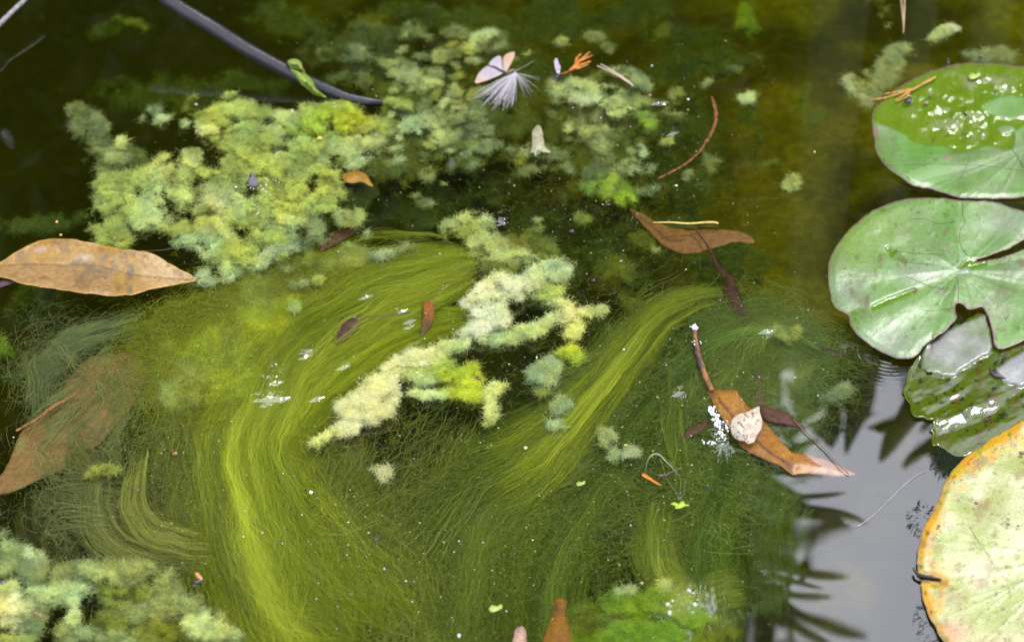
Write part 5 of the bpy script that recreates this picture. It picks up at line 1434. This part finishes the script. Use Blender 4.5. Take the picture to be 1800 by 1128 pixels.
M_STRAW = surf_mat('dry_needle', (.33, .25, .13), rough=.5, spec=.3, nscale=300, namp=.25, bump=.3)
ndl = empty('needle_pair', V(1082, 133), 'pair of pale dry needles joined at one end, near the orange sprig', 'needles')
tube('needle', [(1050, 116), (1075, 127), (1100, 142), (1114, 152)], [.5, .7, .8, .5], M_STRAW, ndl, 6, 6, z=2)
tube('needle', [(1056, 113), (1078, 125), (1102, 141), (1114, 151)], [.5, .6, .7, .4], surf_mat('grey_needle', (.26, .22, .19)), ndl, 6, 6, z=2.6)
ob = tube('pine_needle', [(1148, 391), (1180, 391), (1210, 393), (1240, 391), (1256, 391), (1263, 393)], [.4, .8, .9, .9, 1.0, .6], surf_mat('straw_needle', (.34, .24, .05), rough=.5), None, 7, 6, z=1.5)
tag(ob, 'straw-yellow pine needle floating over the reddish brown drowned leaf', 'needle')
ndl = empty('needle_pair', V(1586, 30), 'pair of brown dry needles at the top edge, beside the olive algae puff', 'needles')
tube('needle', [(1582, -20), (1585, 10), (1588, 40), (1588, 59)], [.7, .8, .8, .4], surf_mat('brown_needle', (.22, .15, .08)), ndl, 6, 6, z=2)
tube('needle', [(1590, -20), (1590, 10), (1589, 40), (1588, 58)], [.6, .7, .6, .3], surf_mat('tan_needle', (.25, .18, .11)), ndl, 6, 6, z=2.4)

# pale husk
hk = sheet('husk', [(932, 268), (936, 250), (935, 232), (943, 220), (952, 226), (955, 245), (957, 256), (968, 268), (955, 268), (947, 266), (941, 275), (938, 268)], M_LEAF, lambda x, y, e: 3 + .3 * np.clip(e, 0, 8), lambda x, y, e: mixc((.30, .29, .18), (.20, .20, .10), fbm(x, y, 7, 3, 2)), None, 4, 2.2, .0006, wavy=4, lum=.8)
tag(hk, 'papery cream husk with a forked end, standing out among grey-green algae', 'husk')

# small creatures on and near the pads
sn = empty('snail', V(1597, 176, .006), 'tiny black water snail on the rim of the upper lily pad', 'snail')
tube('shell', [(1590, 174, 6), (1593, 178, 6.4), (1598, 178, 7), (1600, 174, 7.6), (1597, 172, 8)], [.6, 1.8, 2.2, 1.7, .8], M_BLK, sn, 9, 5)
ell('foot', 1602, 179, 5, 1.8, .8, .6, surf_mat('snail_foot', (.18, .18, .17), rough=.2), sn, 20)
for i, (x, y, s_, lab) in enumerate([(1724, 101, 1.0, 'dark maroon fly standing at the far rim of the upper lily pad'), (1667, 110, .8, 'smaller dark fly at the far rim of the upper lily pad, above the orange sprig')]):
    fl = empty('fly', V(x, y, .005), lab, 'fly')
    M_MAR = surf_mat('maroon_insect', (.035, .018, .022), rough=.35, spec=.5)
    ell('body', x, y, 6, 1.9 * s_, 1.5 * s_, 1.9 * s_, M_MAR, fl, 0, 0)
    ell('head', x - 1, y - 7 * s_, 7, 1.2 * s_, 1.1 * s_, 1.1 * s_, M_MAR, fl)
    for dx_ in (-7, -2, 4, 8):
        tube('leg', [(x, y + 2, 5.5), (x + dx_ * .7 * s_, y + 8 * s_, 5), (x + dx_ * s_, y + 15 * s_, 3.6)], .16, M_MAR, fl, 5, 4)
bt = empty('beetle', V(348, 1018, .002), 'small black beetle with an orange wing at the lower left', 'beetle')
ell('body', 349, 1021, 2.5, 3.3, 1.9, 1.6, M_BLK, bt, 38)
ell('head', 341, 1029, 2.2, 1.3, 1.2, 1.1, M_BLK, bt)
sheet('wing', [(343, 1007), (347, 1005), (351, 1009), (356, 1016), (352, 1019), (347, 1014)], M_CYP, lambda x, y, e: 3.6 + .1 * e, lambda x, y, e: mixc((.40, .17, .07), (.34, .12, .05), fbm(x, y, 5, 2, 1)), bt, 4, 2, .0003)
bd = empty('grey_fly', V(444, 315, .01), 'dead grey-violet fly with folded wings, sunk into the lumpy mat', 'fly')
sheet('wing', [(441, 302), (445, 306), (452, 316), (453, 325), (446, 328), (439, 326), (437, 316)], M_WING, lambda x, y, e: 13 + .4 * np.clip(e, 0, 6), lambda x, y, e: mixc((.085, .07, .10), (.13, .11, .15), fbm(x, y, 6, 2, 1)), bd, 4, 2, .0004)
ell('body', 441, 312, 13, 1.6, 3.4, 1.6, M_BLK, bd, 10)

# seeds
def seed(x, y, z, rx, ry, rot, colr, label, group=None, name='seed', rough=.35):
    key = 'seed_coat_%d_%d_%d' % tuple(int(c * 1000) for c in colr)
    m = bpy.data.materials.get(key) or surf_mat(key, colr, rough=rough, nscale=500, namp=.3, bump=.3)
    return tag(ell(name, x, y, z, rx, ry, min(rx, ry) * .8, m, None, rot), label, 'seed', group)


sd = empty('winged_seed', V(838, 660), 'small winged brown seed with a thread-like stalk at the right end of the cream ridge', 'seed')
M_SB = surf_mat('seed_brown', (.085, .030, .014), rough=.3)
ell('kernel', 841, 664, 3, 2.4, 1.5, 1.1, M_SB, sd, -40)
ell('kernel', 820, 667, 3, 2.0, .7, .7, M_SB, sd, 25)
tube('stalk', [(845, 668), (848, 680), (850, 695), (850, 706)], .2, M_LINE, sd, 5, 5, z=2.5)
tube('stalk', [(826, 664), (832, 658), (836, 648)], .2, M_LINE, sd, 5, 5, z=2.5)
BK, BR = (.016, .012, .010), (.09, .035, .015)
for a in [(1002, 556, 3, 2.0, 1.6, 20, BK, 'dark square seed on the cream tuft right of the ridge'), (935, 514, 8, 1.5, .9, -30, BK, 'dark seed on the upper end of the cream ridge'),
          (1031, 538, 2, 1.4, 1.0, 20, (.26, .12, .06), 'pink-brown seed beside the pale wisps right of the ridge'), (1265, 528, -.5, 1.9, 1.6, 0, BK, 'round dark seed at the bright crest, left of the twisted leaf'),
          (562, 243, 9, 2.4, 2.0, 0, (.40, .27, .01), 'bright yellow petal scrap on the lumpy mat under the hose'), (1195, 868, 1, 1.3, 1.1, 0, BK, None), (1243, 853, .5, 1.5, 1.4, 0, BK, 'black seed right of the lime duckweed'),
          (4, 1024, 4, 3.0, 2.6, 0, BK, 'black round seed at the left edge of the bottom corner mat'), (63, 1078, 2, 2.2, 1.9, 0, (.20, .10, .07), 'pinkish seed on the bottom corner mat'), (70, 1081, 2, 1.5, 1.4, 0, (.20, .10, .07), None),
          (162, 1035, 2, 1.1, 1.0, 0, BK, None), (266, 1027, 1, 1.0, .8, 30, BK, None), (275, 1025, 1, .9, .8, 0, BK, None), (252, 1068, 1, 1.0, .8, 0, BR, None), (660, 946, .5, 2.2, 1.0, -30, BK, 'dark curved seed at the right border of the silky bundle'),
          (1005, 407, -2, 2.6, 2.3, 0, BK, 'round black seed drowned above the cream ridge'), (1043, 493, -12, 2.6, 2.4, 0, BK, 'blurred black seed lying deep right of the cream ridge'), (460, 232, 6, 3.6, 1.4, 0, BK, 'dark oval seed in a gap of the lumpy mat'),
          (514, 309, 8, 1.5, 1.3, 0, BK, None), (521, 340, 8, 1.4, 1.3, 0, BK, None), (803, 193, 5, 2.0, 1.8, 0, (.07, .025, .015), 'dark red seed between the hose tip and the plume'), (865, 203, 0, 1.5, 1.2, 0, BK, None), (1015, 155, 4, 1.8, 1.3, -20, BK, 'dark seed under the wasp on the pale cloud'),
          (1000, 161, 3, 1.6, 1.6, 0, (.05, .06, .05), None), (1068, 360, -3, 3.0, 1.6, 0, BK, 'dark elongated seed below the green wisps, left of the drowned leaf'), (1142, 168, 2, 2.0, 1.4, 20, (.14, .07, .035), 'brown seed right of the pale cloud, below the straw'), (345, 184, 2, 1.8, 1.6, 0, (.22, .13, .09), 'pinkish bud above the lumpy mat'),
          (346, 231, 5, 1.7, 1.4, 0, (.20, .11, .08), None), (100, 390, 2, 1.2, 1.4, 0, (.34, .22, .06), 'golden seed above the tan leaf, upper of two'), (107, 413, 3, 1.3, 1.2, 0, (.34, .20, .05), 'golden seed touching the tan leaf, lower of two'), (207, 395, 3, 2.6, 1.0, 20, (.10, .035, .016), 'reddish bark chip on the left lobe of the lumpy mat'),
          (226, 596, -.3, 2.2, .8, 40, BK, 'dark crescent seed on the yellow-green sheet'), (221, 632, -.3, 2.0, .6, -30, BK, None), (317, 671, -.3, 1.4, .8, 50, BR, None), (308, 797, -.5, 2.2, 2.0, 0, (.12, .05, .03), 'dull red berry scrap among the curling threads'), (757, 415, 0, 0.6, .6, 0, BK, None), (858, 449, 1, 1.4, 1.0, 40, BK, 'dark seed on the dull yellow cloud'),
          (1750, 160, 4, 2.0, 1.2, 40, BK, None), (1636, 168, 5, 3.0, 1.4, 30, (.035, .03, .012), None), (1628, 181, 5, 2.4, 1.8, 0, (.12, .08, .06), None), (1768, 136, 4, 1.5, 1.2, 0, BK, None), (1667, 233, 5, 2.0, 1.2, 0, (.14, .08, .05), None), (1641, 243, 5, 2.0, .8, 60, BK, None), (1700, 236, 5, 1.6, .6, 50, BK, None),
          (1716, 884, 7, 1.3, 1.2, 0, (.06, .03, .02), None), (1650, 924, 7, 1.3, .9, 0, (.07, .03, .01), None), (1772, 921, 7, 1.3, 1.0, 0, (.06, .04, .02), None), (1790, 924, 7, 1.0, .8, 0, (.06, .04, .02), None), (1796, 796, 7, 2.0, 1.5, 0, (.06, .03, .015), None), (895, 640, 0, 0.9, .8, 0, (.30, .15, .08), None), (924, 787, 0, 1.5, 1.4, 0, (.30, .25, .12), 'pale round seed on the olive stream, below the small tufts'),
          (1100, 782, 1, 1.6, .9, -10, (.38, .27, .06), 'cream grain above the two-lobed tuft'), (1432, 267, 1, 1.0, 1.0, 0, (.34, .30, .12), 'tiny cream seed in the open water left of the upper lily pad')]:
    lab, grp = a[7], None
    if lab is None:
        x, y = a[0], a[1]
        place = ('the wet part of the upper lily pad' if x > 1600 and y < 400 else 'the yellowed lily pad' if x > 1600 else 'the bottom corner mat' if y > 960 and x < 450 else 'the lumpy mat below the hose' if x < 700 and y < 420
                 else 'the yellow-green sheet' if x < 450 else 'the water around the moth and the wasp' if y < 300 else 'the dark filaments by the orange scrap' if x > 1100 else 'the water around the cream ridge')
        lab, grp = 'tiny grit grain lying on ' + place, 'grit grains on ' + place
    seed(*a[:7], lab, grp)
ob = tube('hair_stalk', [(240, 441), (280, 440), (320, 434), (350, 426)], [.15, .2, .25, .15], surf_mat('thin_stalk', (.07, .03, .015)), None, 5, 6, z=9)
tag(ob, 'thin reddish stalk lying on the lumpy mat above the tan leaf tip', 'stalk')
ob = tube('hair_stalk', [(333, 504), (340, 497), (347, 489)], [.15, .25, .15], M_LINE, None, 5, 6, z=6)
tag(ob, 'short black thread across the tip of the tan leaf', 'stalk')
ob = tube('hair_stalk', [(928, 536), (945, 537), (960, 538)], [.25, .3, .2], M_LINE, None, 5, 6, z=2)
tag(ob, 'thin brown stalk lying right of the cream ridge', 'stalk')
ob = sheet('leaf_scrap', [(-20, 498), (10, 492), (34, 487), (36, 490), (20, 498), (0, 505), (-20, 508)], M_TW, lambda x, y, e: 7 + .1 * e, lambda x, y, e: mixc((.035, .022, .028), (.05, .03, .035), fbm(x, y, 8, 2, 1)), None, 4, 4, .0008)
tag(ob, 'dark purple leaf scrap over the stalk end of the tan leaf', 'leaf')
tb = tube('silk_thread', [(1506, 926), (1530, 910), (1560, 882), (1590, 852), (1612, 835), (1628, 828)], [.45, .25, .2, .25, .2, .12], surf_mat('pale_thread', (.22, .22, .23), rough=.5, spec=.2), None, 6, 6, z=.4)
tag(tb, 'pale thread floating across the mirrored sky towards the yellowed lily pad', 'thread')
# duckweed and tendril
dw = empty('duckweed', V(1193, 886), 'lime green three-lobed duckweed frond with pale rootlets, right of the orange scrap', 'duckweed')
sheet('frond', [(1179, 885), (1186, 882), (1192, 885), (1197, 881), (1203, 881), (1204, 885), (1212, 887), (1204, 889), (1196, 893), (1187, 893), (1187, 889)], M_GREEN, lambda x, y, e: 1.4 + .2 * e, lambda x, y, e: mixc((.20, .30, .012), (.25, .33, .03), fbm(x, y, 7, 2, 1)), dw, 4, 2, .0006)
M_ROOT = surf_mat('rootlet', (.10, .12, .04), spec=.2)
for q in ([(1194, 880), (1190, 868), (1178, 850), (1170, 838), (1166, 822), (1160, 806)], [(1194, 876), (1202, 868), (1204, 850)], [(1193, 878), (1196, 860), (1196, 842), (1188, 826), (1178, 812), (1166, 802)], [(1192, 874), (1182, 878)], [(1195, 874), (1200, 880)]):
    tube('rootlet', q, .16, M_ROOT, dw, 5, 6, z=.8)
td = tube('root_tendril', [(1136, 848), (1135, 825), (1140, 806), (1150, 798), (1160, 800), (1168, 808), (1182, 822), (1190, 835)], [.08, .12, .3, .7, .8, .6, .3, .15], surf_mat('tendril', (.12, .14, .07), rough=.7, spec=.2), None, 6, 8, .5, z=1.2)
tag(td, 'pale arched root tendril looping above the lime duckweed', 'tendril')
for (x, y, s_, lab) in [(1020, 849, 1.2, 'tiny green duckweed flake on the dark filaments left of the orange scrap'), (870, 1068, 1.8, 'pale mint-green duckweed flake near the bottom edge'), (1712, 133, 1.6, 'lime duckweed flake on the wet far part of the upper lily pad')]:
    f_ = sheet('duckweed_flake', [(x - 6 * s_, y + 1), (x - 3 * s_, y - 3 * s_), (x + 2 * s_, y - 2 * s_), (x + 6 * s_, y - 4 * s_), (x + 7 * s_, y), (x + 2 * s_, y + 3 * s_), (x - 4 * s_, y + 4 * s_)], M_GREEN, lambda a, b_, e: (6 if x > 1600 else 1.2) + .2 * e, lambda a, b_, e: mixc((.16, .25, .02), (.22, .30, .08), fbm(a, b_, 6, 2, 1)), None, 4, 2.5, .0005)
    tag(f_, lab, 'duckweed')
# red stalks among the green filaments
ob = tube('red_stalk', [(1158, 836), (1170, 834), (1185, 827), (1198, 822)], [1.2, .5, .4, .7], surf_mat('dark_red_stalk', (.06, .02, .018)), None, 6, 6, .3, z=.3)
tag(ob, 'dark red stalk under the pale root tendril', 'stalk')

# slimy green weed with a bright water film at the bottom
cotton('slimy_algae', 'ragged bright green slimy algae with white glints at the bottom edge', [
    (1110, 1062, 70, 26, -5, 4, -2, 'green'), (1060, 1085, 40, 30, 0, 4, -5, 'olive'), (1150, 1050, 50, 20, 0, 4, -2, 'green'), (1195, 1062, 46, 28, 20, 5, -1, 'yg'), (1215, 1085, 50, 18, 10, 4, -2, 'green'), (1130, 1110, 80, 26, 0, 4, -2, 'green'), (1200, 1120, 70, 26, 0, 4, -3, 'green'),
    (1050, 1120, 50, 22, 0, 4, -5, 'green'), (1250, 1110, 40, 22, 0, 4, -4, 'olive'), (1110, 1140, 90, 20, 0, 4, -3, 'green'), (1100, 1035, 18, 8, -20, 4, -2, 'pale'), (1160, 1028, 12, 14, 20, 4, -2, 'pale')], 1.0, 18, 0.6, True, 0.4, puff=.55, lum=1.0, fuzz=.6, rag=1.2)
fo = bubbles('froth', [(1198 + rng.normal(0, 14), 1064 + rng.normal(0, 15), rng.uniform(.5, 2.0), 1.2) for _ in range(46)] + [(1222 + rng.normal(0, 14), 1088 + rng.normal(0, 4), rng.uniform(.4, 1.1), .5) for _ in range(16)], M_FOAM)
tag(fo, 'white foam and stand-in wet glints on the slimy algae at the bottom edge', 'froth', kind='stuff')  # foam whose white spheres also stand in for the wet glints
fo = bubbles('froth', [(x + rng.normal(0, sx), y + rng.normal(0, sy), rng.uniform(.25, .75), z) for (x, y, sx, sy, z, k_) in [(578, 182, 7, 3, 2, 10), (600, 186, 8, 2, 2, 9), (485, 272, 9, 4, 9, 9), (465, 322, 16, 8, 9, 22), (466, 340, 5, 7, 9, 10), (450, 365, 7, 5, 8, 8), (395, 383, 5, 5, 8, 5), (585, 185, 9, 4, 5, 9), (512, 195, 8, 4, 8, 6), (920, 492, 8, 4, 11, 7), (862, 545, 8, 6, 11, 7), (700, 655, 20, 12, 10, 10), (800, 590, 6, 6, 4, 6), (645, 275, 6, 4, 7, 6), (1050, 190, 20, 10, 6, 8)] for _ in range(k_)], M_FOAM)
tag(fo, 'tiny pale spheres standing in for wet glints on the lumpy mat and the cream ridge', 'froth', kind='stuff')  # spheres added where wet surfaces glint; pale colour stands in for highlights

# floating dust
def dust(name, label, n, boxes, size, colr, seed_, z=0.0006):
    r = np.random.default_rng(seed_)
    bx = np.array(boxes, float)[r.integers(0, len(boxes), n)]
    x, y = r.normal(bx[:, 0], bx[:, 2]), r.normal(bx[:, 1], bx[:, 3])
    c = W(x, y, z)
    s_ = size * np.exp(r.normal(0, .5, n))
    a = r.uniform(0, 6.28, n)
    vs = []
    for k in range(5):
        an = a + k * 1.2566
        q = s_ * r.uniform(.5, 1.2, n)
        vs.append(c + np.stack([np.cos(an) * q, np.sin(an) * q, 0 * q], -1))
    vs.append(c + np.stack([0 * a, 0 * a, s_ * .6], -1))
    v = np.stack(vs, 1).reshape(-1, 3)
    k = np.arange(n)[:, None] * 6
    f = np.concatenate([k + [i, (i + 1) % 5, 5] for i in range(5)])
    me = from_np(name, v, f)
    return tag(link(name, me, surf_mat(name, colr, rough=.25, spec=.6, bump=0), None, False), label, 'dust', kind='stuff')


dust('pollen_dust', 'fine whitish pollen and dust specks floating all over the pond', 900, [(900, 564, 520, 330), (650, 640, 220, 160), (560, 950, 220, 130), (1200, 650, 260, 180), (1000, 250, 300, 160)], .00022, (.27, .27, .24), 21)
dust('foam_flecks', 'small white foam flecks scattered on the silky bundle and the ridge', 70, [(560, 1010, 90, 80), (800, 600, 120, 70), (480, 860, 90, 80), (840, 1010, 60, 60), (1330, 650, 80, 60), (1150, 230, 60, 90)], .00055, (.45, .45, .47), 22)
dust('dark_grit', 'fine dark grit specks sprinkled on the cottony algae', 300, [(460, 300, 90, 60), (880, 540, 60, 40), (690, 680, 50, 35), (400, 600, 90, 60), (220, 1040, 100, 40), (700, 560, 200, 120)], .00035, (.02, .016, .01), 23)
dust('silt_flecks', 'yellowish silt and algae crumbs caught among the silky filaments', 2600, [(560, 900, 170, 150), (800, 900, 170, 110), (1050, 800, 160, 130), (1180, 950, 120, 110), (400, 700, 120, 140), (250, 900, 120, 90), (1300, 650, 90, 70), (1000, 300, 260, 150), (640, 560, 120, 60)], .00030, (.22, .24, .09), 24, -0.0015)
dust('silt_flecks', 'brown silt crumbs caught among the silky filaments', 900, [(560, 900, 170, 150), (800, 850, 170, 130), (1050, 800, 160, 130), (250, 880, 120, 110), (1300, 650, 90, 70), (900, 400, 260, 150)], .00036, (.05, .035, .014), 25, -0.0012)
dust('dark_grit', 'dark and brown litter specks scattered over the upper middle water', 420, [(760, 190, 110, 70), (1020, 230, 110, 80), (900, 480, 130, 70), (1150, 450, 160, 110), (1650, 480, 90, 70), (1700, 260, 60, 40)], .00036, (.022, .016, .010), 26, .0006)
dust('pale_litter', 'pale straw-coloured litter specks on the upper middle water', 420, [(760, 190, 110, 70), (1020, 230, 110, 80), (900, 480, 130, 70), (1150, 450, 160, 110), (460, 310, 110, 70)], .00034, (.30, .27, .17), 27, .0006)
